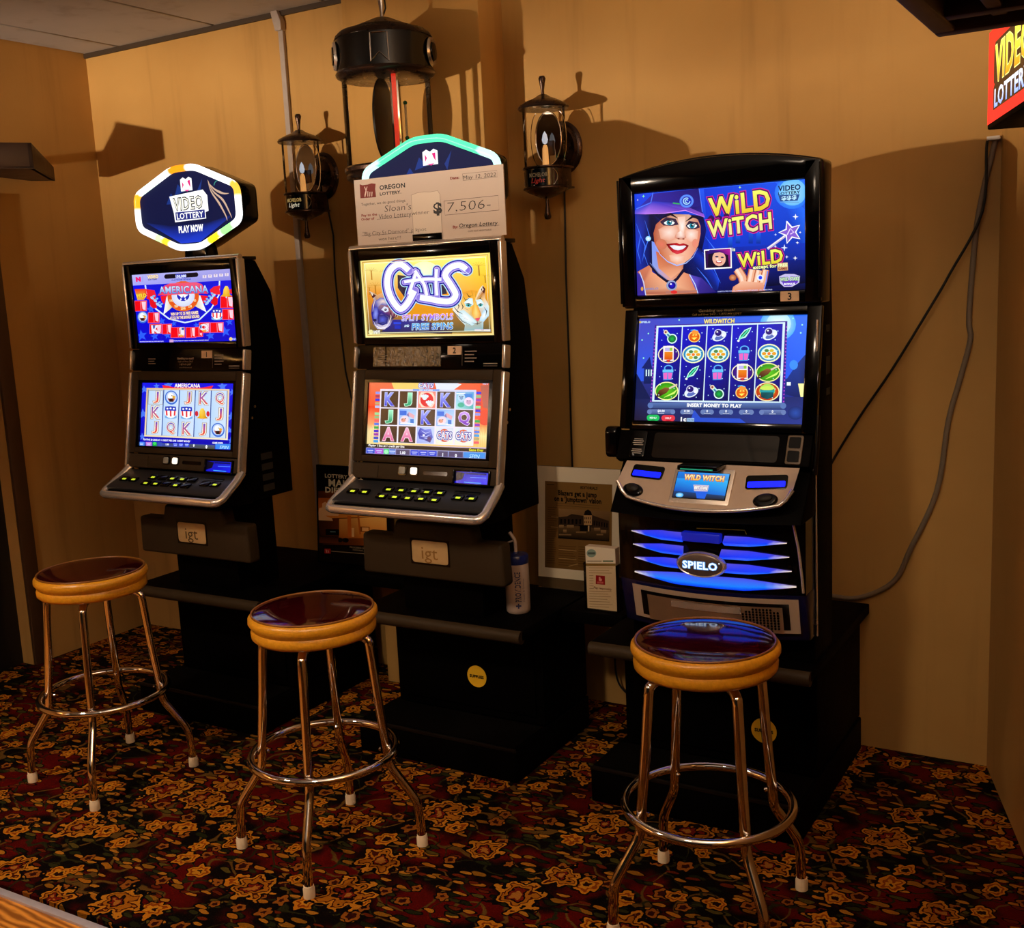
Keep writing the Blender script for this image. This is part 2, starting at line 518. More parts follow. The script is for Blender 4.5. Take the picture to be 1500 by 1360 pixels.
def carpet():
    g = G('floral_carpet', .95, .05)
    wob = g.vm('SCALE', g.vm('SUBTRACT', g.noise(g.co, 16, 2)[1], (.5, .5, .5)))
    g.nt.nodes[-1].inputs['Scale'].default_value = .035
    # the SCALE node was the last but one created; set it explicitly
    for nd in g.nt.nodes:
        if nd.type == 'VECT_MATH' and nd.operation == 'SCALE': nd.inputs['Scale'].default_value = .03
    co = g.vm('ADD', g.co, wob)
    ground = g.mix(g.step(g.noise(g.co, 4.5, 3)[0], .40, .55), '#5e0803', '#0c0403')
    col = ground
    def vor(vec, scale, rnd=.8):
        nd = g.n('ShaderNodeTexVoronoi', voronoi_dimensions='2D', feature='F1')
        g.put(nd.inputs['Vector'], vec); nd.inputs['Scale'].default_value = scale; nd.inputs['Randomness'].default_value = rnd
        return nd
    def sep(v):
        nd = g.n('ShaderNodeSeparateXYZ'); g.put(nd.inputs[0], v); return nd.outputs
    # scrolling stems
    n1 = g.noise(co, 5.0, 1, .4)[0]
    stem = g.ma('SUBTRACT', 1.0, g.step(g.ma('ABSOLUTE', g.ma('SUBTRACT', n1, .5)), .006, .014))
    col = g.mix(stem, col, '#6a4a1c')
    n2 = g.noise(g.vm('ADD', co, (7.3, 2.1, 0)), 7.0, 1, .4)[0]
    stem2 = g.ma('SUBTRACT', 1.0, g.step(g.ma('ABSOLUTE', g.ma('SUBTRACT', n2, .48)), .006, .013))
    col = g.mix(stem2, col, '#2c2a12')
    # leaves: stretched cells, two directions
    def leaves(off, ang, scale, cols, thr):
        nonlocal col
        rot = g.n('ShaderNodeMapping'); g.put(rot.inputs['Vector'], co)
        rot.inputs['Location'].default_value = off; rot.inputs['Rotation'].default_value = (0, 0, ang); rot.inputs['Scale'].default_value = (1, 2.7, 1)
        v = vor(rot.outputs[0], scale, .95)
        c = sep(v.outputs['Color'])
        on = g.ma('GREATER_THAN', c[0], thr)
        d = v.outputs['Distance']
        rim = g.ma('MULTIPLY', on, g.ma('LESS_THAN', d, .36))
        inn = g.ma('MULTIPLY', on, g.ma('LESS_THAN', d, .27))
        col = g.mix(rim, col, '#0d0706')
        lc = g.mix(g.ma('GREATER_THAN', c[1], .45), cols[0], cols[1])
        lc = g.mix(g.ma('GREATER_THAN', c[1], .78), lc, cols[2])
        col = g.mix(inn, col, lc)
    leaves((0, 0, 0), .5, 11, ('#9a6418', '#26280e', '#4a4418'), .62)
    leaves((3.1, 1.7, 0), -.75, 12, ('#b87018', '#1c1e0c', '#5e4e1c'), .64)
    leaves((9.1, 4.7, 0), 1.9, 15, ('#c07c22', '#6a2408', '#343214'), .62)
    # flowers
    def flowers(off, scale, npet, r, thr, cols, amp=.15):
        nonlocal col
        p = g.vm('ADD', g.co, off)
        v = vor(p, scale, .7)
        rel = sep(g.vm('SUBTRACT', p, v.outputs['Position']))
        c = sep(v.outputs['Color'])
        relv = g.vm('SUBTRACT', p, v.outputs['Position'])
        # keep it flat
        fl = g.vm('MULTIPLY', relv, (1, 1, 0))
        rad = g.vm('LENGTH', fl)
        ang = g.ma('ADD', g.ma('ARCTAN2', rel[1], rel[0]), g.ma('MULTIPLY', c[2], 6.28))
        pet = g.ma('ADD', 1.0, g.ma('MULTIPLY', g.ma('COSINE', g.ma('MULTIPLY', ang, float(npet))), amp))
        sz = g.ma('ADD', .75, g.ma('MULTIPLY', c[1], .5))
        wobr = g.ma('MULTIPLY', g.ma('SUBTRACT', g.noise(p, 24, 2)[0], .5), 1.7)
        q = g.ma('ADD', g.ma('DIVIDE', rad, g.ma('MULTIPLY', pet, sz)), g.ma('MULTIPLY', wobr, r))
        on = g.ma('GREATER_THAN', c[0], thr)
        for k, cc in cols:
            col = g.mix(g.ma('MULTIPLY', on, g.ma('LESS_THAN', q, r*k)), col, cc)
    flowers((1.7, .6, 0), 13, 5, .019, .66, [(1.25, '#0d0606'), (1.0, '#a05a1a'), (.45, '#3a1008')])
    flowers((5.2, 3.3, 0), 8, 6, .030, .55, [(1.2, '#0d0606'), (1.0, '#d4821a'), (.72, '#9a4408'), (.5, '#d88e22'), (.25, '#2a0c06')])
    flowers((.33, .21, 0), 4.0, 7, .060, .42, [(1.2, '#0d0606'), (1.0, '#d08420'), (.80, '#4a1406'), (.68, '#b46a14'), (.45, '#160806'), (.30, '#7a1c0c'), (.14, '#b8742a')])
    fine = g.noise(g.co, 260, 2)[0]
    col = g.mix(g.ma('ADD', .16, g.ma('MULTIPLY', fine, .45)), col, '#040201')
    g.bump(fine, .5, .004)
    return g.done(col)

def wall_paint(name, c0, c1):
    g = G(name, .62, .25)
    f = g.noise(g.co, 1.3, 4, .6)[0]
    col = g.mix(g.step(f, .3, .7), c0, c1)
    mp = g.n('ShaderNodeMapping'); g.put(mp.inputs['Vector'], g.co); mp.inputs['Scale'].default_value = (5, 5, .35)
    st = g.noise(mp.outputs[0], 1.6, 4, .6)[0]
    col = g.mix(g.ma('MULTIPLY', g.step(st, .52, .75), .28), col, '#6a4820')
    g.bump(g.noise(g.co, 90, 3)[0], .12, .003)
    return g.done(col)

def plank_wood():
    g = G('oak_floor', .4, .4)
    mp = g.n('ShaderNodeMapping'); g.put(mp.inputs['Vector'], g.co)
    mp.inputs['Rotation'].default_value = (0, 0, .25); mp.inputs['Scale'].default_value = (1.2, 5.0, 1)
    wv = g.n('ShaderNodeTexWave', wave_type='RINGS'); g.put(wv.inputs['Vector'], mp.outputs[0])
    wv.inputs['Scale'].default_value = 2.6; wv.inputs['Distortion'].default_value = 7; wv.inputs['Detail'].default_value = 3; wv.inputs['Detail Scale'].default_value = 1.6
    col = g.mix(wv.outputs['Fac'], '#8a5018', '#d89038')
    return g.done(col)

m_carpet = carpet()
m_wall = wall_paint('ochre_wall_paint', '#b68a4a', '#c09452')
m_tile = wall_paint('ceiling_board', '#aaa6a2', '#b6b2ae')
m_oak = plank_wood()

ZC = 2.79
XR, RA = 3.993, 0.3023          # right corner, turn of the right wall
def rwall(t, off=0.0, z=0.0):    # point on the right wall, t metres from the corner, off metres into the room
    return Vector((XR + math.sin(RA)*t - math.cos(RA)*off, -math.cos(RA)*t - math.sin(RA)*off, z))

fl = struct(MB().prism([(-.2, .2), (-.2, -1.985), (7.0, -1.84), (7.0, .2)], -.12, 0).build('floor', m_carpet))
# further carpet to the right of the wooden strip, so the carpet ends at the metal strip only
fl2 = struct(MB().prism([(-.2, -2.002), (-.2, -7.0), (2.35, -7.0), (2.35, -1.98)], -.12, -.002).build('floor', m_oak))
fl3 = struct(MB().prism([(2.35, -1.96), (2.35, -7.0), (7.0, -7.0), (7.0, -1.8)], -.12, 0).build('floor', m_carpet))
# white metal strip where carpet meets wood
strip = MB().prism([(-.2, -2.004), (2.36, -1.984), (2.36, -1.960), (-.2, -1.980)], -.01, .006).build('trim_1', mat('floor_strip', '#c9c6d4', .3, metal=.5), bevel=.002)
struct(strip)

wb = struct(MB().box(-.2, 4.6, 0, .15, 0, ZC+.2).build('wall_back', m_wall))
# left wall with a doorway
DY0, DY1, DZ = -.66, -1.62, 2.05
lw = MB()
lw.box(-.15, 0, DY0, 0.0, 0, ZC+.2); lw.box(-.15, 0, DY1, DY0, DZ, ZC+.2); lw.box(-.15, 0, -7, DY1, 0, ZC+.2)
struct(lw.build('wall_left', m_wall))
n_ = Vector((math.cos(RA), math.sin(RA), 0))
a_, b_ = rwall(-.02), rwall(7)
a2, b2 = a_+n_*.15, b_+n_*.15
struct(MB().prism([(a_.x, a_.y), (b_.x, b_.y), (b2.x, b2.y), (a2.x, a2.y)], 0, ZC+.2).build('wall_right', m_wall))
# boxed column standing out of the back wall behind the lantern
struct(MB().box(1.67, 2.285, -.165, 0, 0, ZC).build('wall_column', m_wall, bevel=.004))
# ceiling: slab and separate boards with dark joints between them
ce = struct(MB().box(-.2, 7, -7, .2, ZC+.025, ZC+.12).build('ceiling', mat('ceiling_slab', '#14100c', .9)))
tile_me = None
xs = [0.0, .24]+[.24+.61*k for k in range(1, 12)]
for j in range(6):
    for i in range(len(xs)-1):
        x0, x1 = xs[i]+.006, xs[i+1]-.006
        y1 = -j*1.16-.004; y0 = y1-1.152
        t = MB().box(x0, x1, y0, y1, ZC, ZC+.018).build('tile', m_tile, ce, bevel=.003, segs=1)
struct(MB().box(0, 1.67, -.012, 0, ZC-.02, ZC).build('trim_2', mat('dark_ceiling_edge', '#3a2a18', .6)))
# black panel standing in for the doorway's dark interior, and its wooden casing
d1 = struct(MB().box(-.12, -.075, DY1, DY0, 0, DZ).build('dark_doorway_1', mat('dark_interior_panel', '#0a0705', .5)))
k = MB().lathe([(0, 0), (.012, 0), (.012, .03), (.026, .04), (.03, .055), (.022, .07), (0, .075)], 18, T(-.075, DY1+.09, 1.0) @ RY(R(90))).build('door_knob', m_bronze, d1, smooth=40)
cs = MB()
cs.box(0, .022, DY0, DY0+.07, 0, DZ+.07); cs.box(0, .022, DY1-.07, DY1, 0, DZ+.07); cs.box(0, .022, DY1, DY0, DZ, DZ+.07)
struct(cs.build('trim_3', mat('door_casing', '#4a3018', .5, var=.2, nscale=15), bevel=.005))

# ================================================================== screen pictures
def star_pts(cx, cy, r, rot=-90, k=.42, n=5, sy=1.0):
    return [(cx+(r if i % 2 == 0 else r*k)*math.cos(R(rot+180*i/n)), cy+sy*(r if i % 2 == 0 else r*k)*math.sin(R(rot+180*i/n))) for i in range(2*n)]

def art_witch_top(A):
    A.bg('#1440e8', '#2f6cff', '#10106a', '#0c1470')
    A.poly([(640, 150), (1200, 95), (1430, 300), (1440, 690), (700, 700)], ['#1238d8', '#1c50ea', '#2a70ff', '#1030b0', '#1030c8'])
    A.poly([(620, 620), (1440, 560), (1445, 915), (620, 950)], ['#1226a8', '#1838c0', '#080a30', '#0c1060'])
    A.poly([(1100, 700), (1440, 690), (1442, 870), (1120, 900)], ['#10208a', '#10207a', '#06061c', '#080a2a'])
    for x, y, h in ((840, 520, 90), (900, 500, 70), (1000, 450, 120), (1060, 480, 90)):
        A.rect(x, y, x+34, y+h, '#1d62f0', '#0e2c9c')
    # moon and badge
    A.ell(1330, 175, 135, 125, '#5fb4ff', edge='#2a78ff'); A.ell(1335, 170, 108, 104, '#a6e2ff', edge='#6cc0ff')
    A.text('VIDEO', 1308, 135, 40, '#0a1a4a', wp=165, bold=.03); A.text('LOTTERY', 1308, 175, 20, '#0a1a4a', wp=160, bold=.03)
    A.poly([(1225, 195), (1390, 185), (1375, 235), (1240, 243)], '#2a4f90')
    A.text('$$$', 1308, 212, 28, '#bfeaff', wp=110, bold=.04)
    A.rect(1240, 245, 1385, 250, '#6aa0d8')
    # hair behind
    A.poly([(95, 340), (220, 330), (640, 360), (668, 470), (640, 620), (700, 740), (780, 860), (770, 930), (600, 960), (480, 800), (260, 790), (160, 790), (110, 600)],
           ['#1a2a9a', '#0b0a38', '#0a0a30', '#10146a', '#0a0c3a', '#1434c0', '#1c48e0', '#10207a', '#0a0a30', '#08081e', '#08081e', '#142a9c', '#1a3ad0'])
    for pts in ([(110, 420), (150, 520), (130, 640), (160, 740)], [(180, 400), (220, 520), (180, 660), (220, 760)], [(130, 480), (190, 600), (170, 720)],
                [(660, 520), (740, 620), (760, 760)], [(640, 640), (720, 740), (790, 880)], [(600, 760), (680, 850), (740, 940)]):
        A.line(pts, 9, '#3f74ff', taper=True)
    # shoulders, dress
    A.poly([(135, 800), (240, 740), (250, 800), (420, 900), (500, 800), (560, 820), (640, 960), (200, 985), (140, 970)],
           ['#c87050', '#d88060', '#f0a078', '#f8b890', '#e89470', '#d07c58', '#c87050', '#f0a880', '#a85a48'])
    A.poly([(130, 800), (165, 830), (205, 985), (140, 985)], '#3a2a9a')
    A.poly([(540, 815), (640, 840), (760, 950), (610, 968), (570, 880)], ['#5a48c8', '#3a2c98', '#241a70', '#3a2a90', '#6a58d8'])
    A.line([(150, 800), (185, 880), (205, 980)], 7, '#c8d8ff'); A.line([(545, 815), (590, 890), (615, 965)], 7, '#c8d8ff')
    # neck
    A.poly([(240, 560), (250, 760), (330, 850), (420, 880), (490, 800), (500, 690)], ['#7a9cff', '#8aa4f0', '#d87a54', '#f0a27a', '#d88a68', '#b8644a'])
    A.poly([(275, 640), (300, 770), (400, 850), (480, 790), (490, 700)], ['#d06840', '#e08a60', '#f4ae88', '#eaa07c', '#b86048'])
    # face
    face = [(252, 500), (270, 430), (320, 385), (400, 350), (530, 350), (600, 390), (622, 440), (624, 500), (612, 570), (590, 630), (550, 690), (500, 728), (450, 742), (400, 730), (350, 695), (300, 640), (262, 575)]
    A.fan(face, ['#b85838', '#c06044', '#c87858', '#d09880', '#d8a890', '#d08870', '#d07a60', '#e08468', '#e8886c', '#e89478', '#f0a888', '#f4b898', '#f0b090', '#e89c78', '#d88058', '#c86a44', '#b85434'], '#f8c4a8', (455, 540))
    A.fan([(290, 470), (340, 440), (420, 420), (460, 470), (440, 540), (380, 560), (310, 540)], '#eaa284', '#ffe4d6', (375, 492))
    A.fan([(500, 470), (560, 455), (605, 480), (600, 540), (550, 565), (505, 540)], '#f2b094', '#ffeadf', (550, 505))
    A.fan([(380, 670), (440, 655), (510, 670), (500, 715), (445, 732), (395, 712)], '#f2b090', '#ffe0cc')
    A.fan([(440, 370), (500, 365), (505, 440), (490, 500), (460, 500), (450, 430)], '#f6c4ac', '#fff4ee', (478, 450))
    A.line([(262, 590), (310, 665), (370, 718), (445, 748), (515, 728), (570, 680), (605, 610)], 10, '#a8c0ff', taper=True)
    A.fan([(430, 500), (465, 480), (505, 505), (512, 530), (485, 545), (450, 545), (420, 530)], ['#eaa488', '#fff0e8', '#eaa488', '#d88468', '#c87454', '#c87454', '#d88468'], '#ffe4d8', (470, 515))
    A.ell(452, 540, 9, 5, '#8a3a28'); A.ell(490, 541, 9, 5, '#8a3a28')
    A.ell(318, 585, 46, 40, '#e87860', edge='#d07a58', rot=.4); A.ell(585, 575, 26, 36, '#f08a74', edge='#e89478')
    # eyes
    A.poly([(300, 410), (350, 372), (425, 385), (450, 430), (400, 440), (330, 438)], '#3a2440')
    A.poly([(505, 440), (530, 400), (600, 410), (618, 450), (580, 465), (530, 465)], '#3a2440')
    A.line([(320, 375), (380, 345), (440, 380)], 24, '#160c20', taper=True); A.line([(505, 405), (560, 365), (612, 385)], 22, '#160c20', taper=True)
    for (x, y, rx) in ((375, 415, 42), (556, 437, 38)):
        A.ell(x, y, rx, 20, '#f4ffff'); A.ell(x, y, 21, 21, '#2ab0b8', edge='#0c6a90'); A.ell(x, y, 9, 9, '#04101c'); A.ell(x+8, y-8, 6, 6, '#ffffff')
        A.line([(x-rx-8, y+2), (x-12, y-22), (x+rx+8, y-4)], 10, '#100818', taper=True)
    # mouth
    A.fan([(355, 582), (400, 576), (440, 572), (462, 582), (490, 574), (515, 582), (535, 592), (515, 625), (480, 652), (440, 660), (405, 645), (375, 612)], ['#6a0810', '#a81420', '#c01c26', '#b01822', '#c01c26', '#a81420', '#6a0810', '#b81824', '#d83440', '#e04450', '#c82430', '#98101c'], '#c81c28')
    A.fan([(382, 594), (420, 590), (462, 596), (500, 592), (515, 598), (490, 620), (450, 630), (415, 622)], '#e8e4f0', '#ffffff')
    # hat
    A.poly([(95, 330), (240, 190), (600, 145), (630, 280), (640, 350), (500, 310), (330, 340), (180, 348)], ['#2434c0', '#30209a', '#1c1470', '#241a80', '#30209a', '#181060', '#1c1468', '#2a2aa8'])
    A.poly([(100, 320), (240, 250), (450, 260), (645, 345), (655, 372), (500, 322), (340, 345), (180, 352), (100, 350)], ['#3a4ae0', '#2838c8', '#2a1a90', '#8a50d0', '#b060e0', '#7038c0', '#9050d8', '#b878f0', '#6a58e0'])
    A.line([(180, 350), (340, 342), (500, 318), (655, 372)], 9, '#d890ff', taper=True)
    A.line([(240, 180), (225, 260), (110, 310)], 8, '#4f78ff'); A.line([(605, 150), (635, 330)], 7, '#4f78ff')
    A.ell(508, 246, 56, 52, '#9ad0ff', edge='#4a7cff'); A.ell(508, 246, 40, 37, '#1a2cc0')
    A.ring(508, 246, 30, 28, 8, '#b0e0ff', a0=0, a1=300); A.ring(508, 246, 15, 14, 7, '#b0e0ff', a0=60, a1=330)
    A.line([(400, 262), (455, 268)], 10, '#3ab060')
    A.ell(213, 542, 22, 20, '#ffffff', edge='#80d0ff')
    # choker
    A.line([(232, 740), (300, 820), (370, 870), (410, 880), (450, 850), (500, 780)], 22, '#181030'); A.line([(232, 730), (300, 808), (370, 858)], 5, '#7080c0')
    A.ell(408, 902, 42, 40, '#e0e8ff', edge='#8090c0'); A.ell(410, 902, 30, 28, '#2a1ad8', edge='#10086a'); A.ell(402, 892, 8, 7, '#e0e0ff')
    # stars
    for x, y, r, c in ((165, 210, 9, '#90ff90'), (925, 135, 8, '#c0ff80'), (120, 240, 5, '#fff'*2), (280, 170, 5, '#ffffff'), (1362, 360, 16, '#ffffff'), (1190, 380, 6, '#fff'*2), (1280, 600, 18, '#e0e8ff'), (1365, 678, 12, '#ffffff'),
                       (1300, 670, 9, '#ffffff'), (1210, 500, 8, '#d0e0ff'), (1380, 560, 9, '#fff'*2), (1210, 590, 9, '#e0f0ff'), (1400, 480, 7, '#ffffff')):
        c = c if len(c) == 7 else '#ffffff'
        A.poly(star_pts(x, y, r*1.5, k=.3, n=4), c)
    # title
    A.text('WiLD', 920, 258, 150, '#f8ff70', wp=470, bold=.03, rot=.075, grad='#f0c828', outline=[(.105, '#d8208e'), (.075, '#500a60')])
    A.poly(star_pts(705, 382, 30, n=4, k=.8), '#3a1050'); A.ell(765, 375, 26, 20, '#3a1050'); A.ell(825, 358, 22, 20, '#3a1050')
    A.text('WiTCH', 925, 425, 125, '#f8ff70', wp=490, bold=.03, rot=.07, grad='#f0e0a0', outline=[(.12, '#e0208e'), (.085, '#600a60')])
    # mini portrait
    A.poly([(655, 622), (870, 605), (876, 762), (664, 776)], '#ffffff'); A.poly([(664, 632), (862, 616), (867, 752), (673, 765)], ['#30104a', '#a01890', '#701060', '#201040'])
    A.poly([(690, 650), (840, 640), (856, 752), (690, 762)], '#180c28'); A.ell(775, 690, 52, 58, '#f0b49c', rot=-.2)
    A.poly([(668, 660), (700, 622), (858, 612), (864, 668), (780, 640)], ['#281060', '#3a1880', '#c020a0', '#a01890', '#301070'])
    A.ell(757, 675, 14, 6, '#203050'); A.ell(800, 680, 12, 6, '#203050'); A.ell(775, 715, 24, 11, '#c02030'); A.ell(775, 712, 18, 6, '#ffffff'); A.ell(762, 695, 14, 14, '#fff0e8', edge='#f0b49c')
    A.text('is', 888, 616, 28, '#f0ffc0', bold=.03)
    # wand
    A.line([(862, 850), (985, 770)], 34, '#2a3050'); A.ell(885, 835, 28, 24, '#e8a070', edge='#a85030')
    A.line([(1150, 610), (1310, 490)], 20, '#c8b8d8'); A.line([(1150, 606), (1310, 486)], 7, '#ffffff')
    sp = star_pts(1325, 480, 88, rot=-110, k=.45)
    A.poly(sp, '#8a60d8')
    A.line(sp+[sp[0], sp[1]], 12, '#ffffff'); A.line([(1300, 500), (1325, 450), (1350, 480), (1325, 495)], 9, '#f0d8ff')
    # hand
    for pts, wd in (([(920, 770), (960, 830), (985, 930)], 62), ([(1040, 770), (1025, 850), (1010, 930)], 58), ([(1090, 775), (1075, 850), (1055, 935)], 54), ([(1140, 770), (1125, 850), (1090, 930)], 48)):
        A.line(pts, wd+8, '#b85c3c'); A.line(pts, wd-6, '#f4b490'); A.line([(p[0]-8, p[1]) for p in pts], wd*.35, '#ffdcc8')
    A.poly([(890, 905), (960, 860), (1120, 870), (1140, 930), (880, 945)], ['#e89070', '#f8c0a0', '#f0a888', '#d88060', '#e8906c'])
    A.line([(1155, 780), (1145, 860), (1130, 925)], 9, '#6a8cff')
    A.ell(1098, 832, 24, 24, '#e8f0ff'); A.ell(1100, 832, 14, 14, '#2a40ff')
    # lower wording
    A.text('WiLD', 1095, 680, 105, '#f8ff70', wp=340, bold=.03, rot=.07, grad='#e8d830', outline=[(.12, '#e0208e'), (.085, '#500a50')])
    A.text('except for', 1132, 745, 26, '#f8ffb0', wp=180, bold=.04, rot=.03, outline=[(.12, '#202050')])
    A.poly([(1228, 718), (1308, 712), (1312, 772), (1232, 778)], '#d8a878'); A.text('FREE', 1270, 732, 22, '#f0ffc0', wp=72, bold=.05); A.text('GAMES', 1272, 760, 18, '#802020', wp=66, bold=.04)
    A.poly([(1245, 820), (1290, 800), (1360, 800), (1405, 815), (1400, 865), (1345, 898), (1285, 900), (1250, 870)], '#c8c0f0'); A.poly([(1262, 850), (1395, 845), (1385, 870), (1335, 890), (1285, 892)], '#6a40c8')
    A.text('WILD STARS', 1326, 838, 26, '#c8f0b0', wp=140, bold=.05, outline=[(.14, '#3a3080')]); A.text('BONUS', 1326, 876, 14, '#ffffff', wp=80, bold=.05)
    A.text('SPIELO', 255, 930, 16, '#8088c0', wp=110, bold=.03); A.ell(178, 932, 10, 16, '#e0a040')
    A.poly([(365, 948), (610, 935), (610, 950), (365, 965)], '#b87868'); A.ell(430, 953, 26, 14, '#e03030')
    A.text('SUBSTITUTES FOR ALL SYMBOLS EXCEPT BONUS - ALL WINS PAID', 980, 932, 9, '#c8d0ff', wp=420, bold=.02)

def witch_symbol(A, k, x, y):
    if k == 'potion':
        A.line([(x-28, y-28), (x+6, y+8)], 30, '#b8fff0'); A.ell(x+20, y+20, 40, 38, '#d8fff0'); A.ell(x+20, y+20, 31, 29, '#18b848', edge='#0a5a30'); A.ell(x-32, y-32, 17, 17, '#f0d8c0'); A.ell(x-32, y-32, 8, 8, '#8a3a20'); A.line([(x-20, y-16), (x, y+2)], 14, '#4a80b0')
    elif k == 'pumpkin':
        A.ell(x, y+8, 48, 44, '#ffd870'); A.ell(x, y+10, 40, 36, '#ff7a18', edge='#d85008'); A.ell(x+6, y-26, 26, 20, '#ff9838'); A.poly([(x-18, y-2), (x-6, y-12), (x-2, y+2)], '#fff060'); A.poly([(x+6, y), (x+14, y-12), (x+24, y-2)], '#fff060'); A.poly([(x-22, y+16), (x+24, y+14), (x, y+34)], '#fff060'); A.line([(x-30, y-40), (x, y-46), (x+24, y-38)], 7, '#40c0ff')
    elif k == 'ring':
        A.ell(x, y+8, 58, 36, '#e8f4ff', rot=-.4); A.ell(x+2, y+18, 38, 18, '#5a70c0', rot=-.4); A.ell(x-8, y-16, 32, 30, '#d0d0ff'); A.ell(x-8, y-16, 25, 23, '#3a1a98', edge='#12084a'); A.ell(x-16, y-24, 7, 6, '#ffffff'); A.ell(x+30, y+4, 12, 10, '#ffffff')
    elif k == 'feather':
        A.poly([(x-52, y+52), (x-34, y+6), (x, y-34), (x+54, y-56), (x+40, y-20), (x+10, y+24), (x-26, y+34)], '#c8fff0'); A.poly([(x-34, y+30), (x-26, y+6), (x+4, y-26), (x+44, y-46), (x+30, y-18), (x, y+16)], '#0c7a58'); A.line([(x-40, y+40), (x+30, y-34)], 7, '#50ffc0'); A.ell(x-46, y+48, 10, 8, '#ffffff')
    elif k == 'jar':
        A.ell(x+6, y-34, 36, 26, '#5ab0ff'); A.ell(x+6, y-34, 26, 18, '#0c1890'); A.poly([(x-40, y-20), (x+46, y-22), (x+34, y+56), (x-34, y+58)], '#3a90e0'); A.poly([(x-34, y+2), (x-2, y-2), (x-4, y+50), (x-30, y+50)], '#f068c8'); A.poly([(x+4, y-2), (x+38, y+2), (x+30, y+48), (x+6, y+50)], '#f068c8'); A.rect(x-40, y-24, x+46, y-6, '#6ac8ff')
    elif k == 'map':
        A.ell(x, y, 86, 68, '#fff0c8'); A.ell(x, y, 78, 60, '#6018a0', edge='#2a0878'); A.rect(x-44, y-66, x+40, y+50, '#fff4f0'); A.rect(x-34, y-20, x+32, y+40, '#f08a18', '#e05010'); A.rect(x-30, y-52, x+8, y-26, '#c0b8f0'); A.rect(x+8, y-52, x+30, y-28, '#90d040'); A.poly([(x-20, y+44), (x+20, y+40), (x, y+62)], '#e02818')
    elif k == 'mirror':
        A.ell(x, y, 88, 70, '#e8ffd8'); A.ell(x, y, 80, 62, '#48c8d8', edge='#2080c0'); A.ell(x, y+2, 62, 48, '#e0fff0'); 
        for q in range(6): A.ell(x+38*math.cos(q*1.05), y+4+26*math.sin(q*1.05), 17, 12, ('#f0a020', '#508848', '#e0c030')[q % 3])
        A.ell(x, y+4, 13, 12, '#ff7a20'); A.ring(x, y, 86, 68, 8, '#fff8c0')
    elif k == 'broom':
        A.ell(x, y, 94, 72, '#f8f8a0'); A.ell(x, y, 86, 64, '#68d020', edge='#289010'); A.poly([(x-88, y+52), (x-60, y-4), (x-10, y-30), (x+30, y-20), (x, y+14), (x-50, y+40)], ['#2a1408', '#6a3a1a', '#a06a38', '#8a5a30', '#5a3014', '#3a1c0c']); A.line([(x+20, y-20), (x+84, y-50)], 14, '#e0d0b0'); A.line([(x-20, y+50), (x+60, y+14), (x+86, y-14)], 16, '#d8ff70', taper=True)
    elif k == 'cauldron':
        A.ell(x, y, 94, 72, '#fff0b0'); A.ell(x, y, 86, 64, '#f07818', edge='#c03008'); A.ell(x, y-10, 60, 50, '#b0e860'); A.poly([(x-54, y-24), (x+54, y-26), (x+46, y+40), (x, y+58), (x-46, y+42)], ['#0c6a70', '#0c6a70', '#083840', '#0a5058', '#083840']); A.ell(x, y-26, 54, 16, '#d0f060'); A.rect(x-56, y-12, x+56, y+4, '#20a0a8')
    for q in range(4): A.ell(x+[-62, 60, 40, -50][q], y+[30, -20, 46, -48][q], 4, 4, '#c0f0ff')

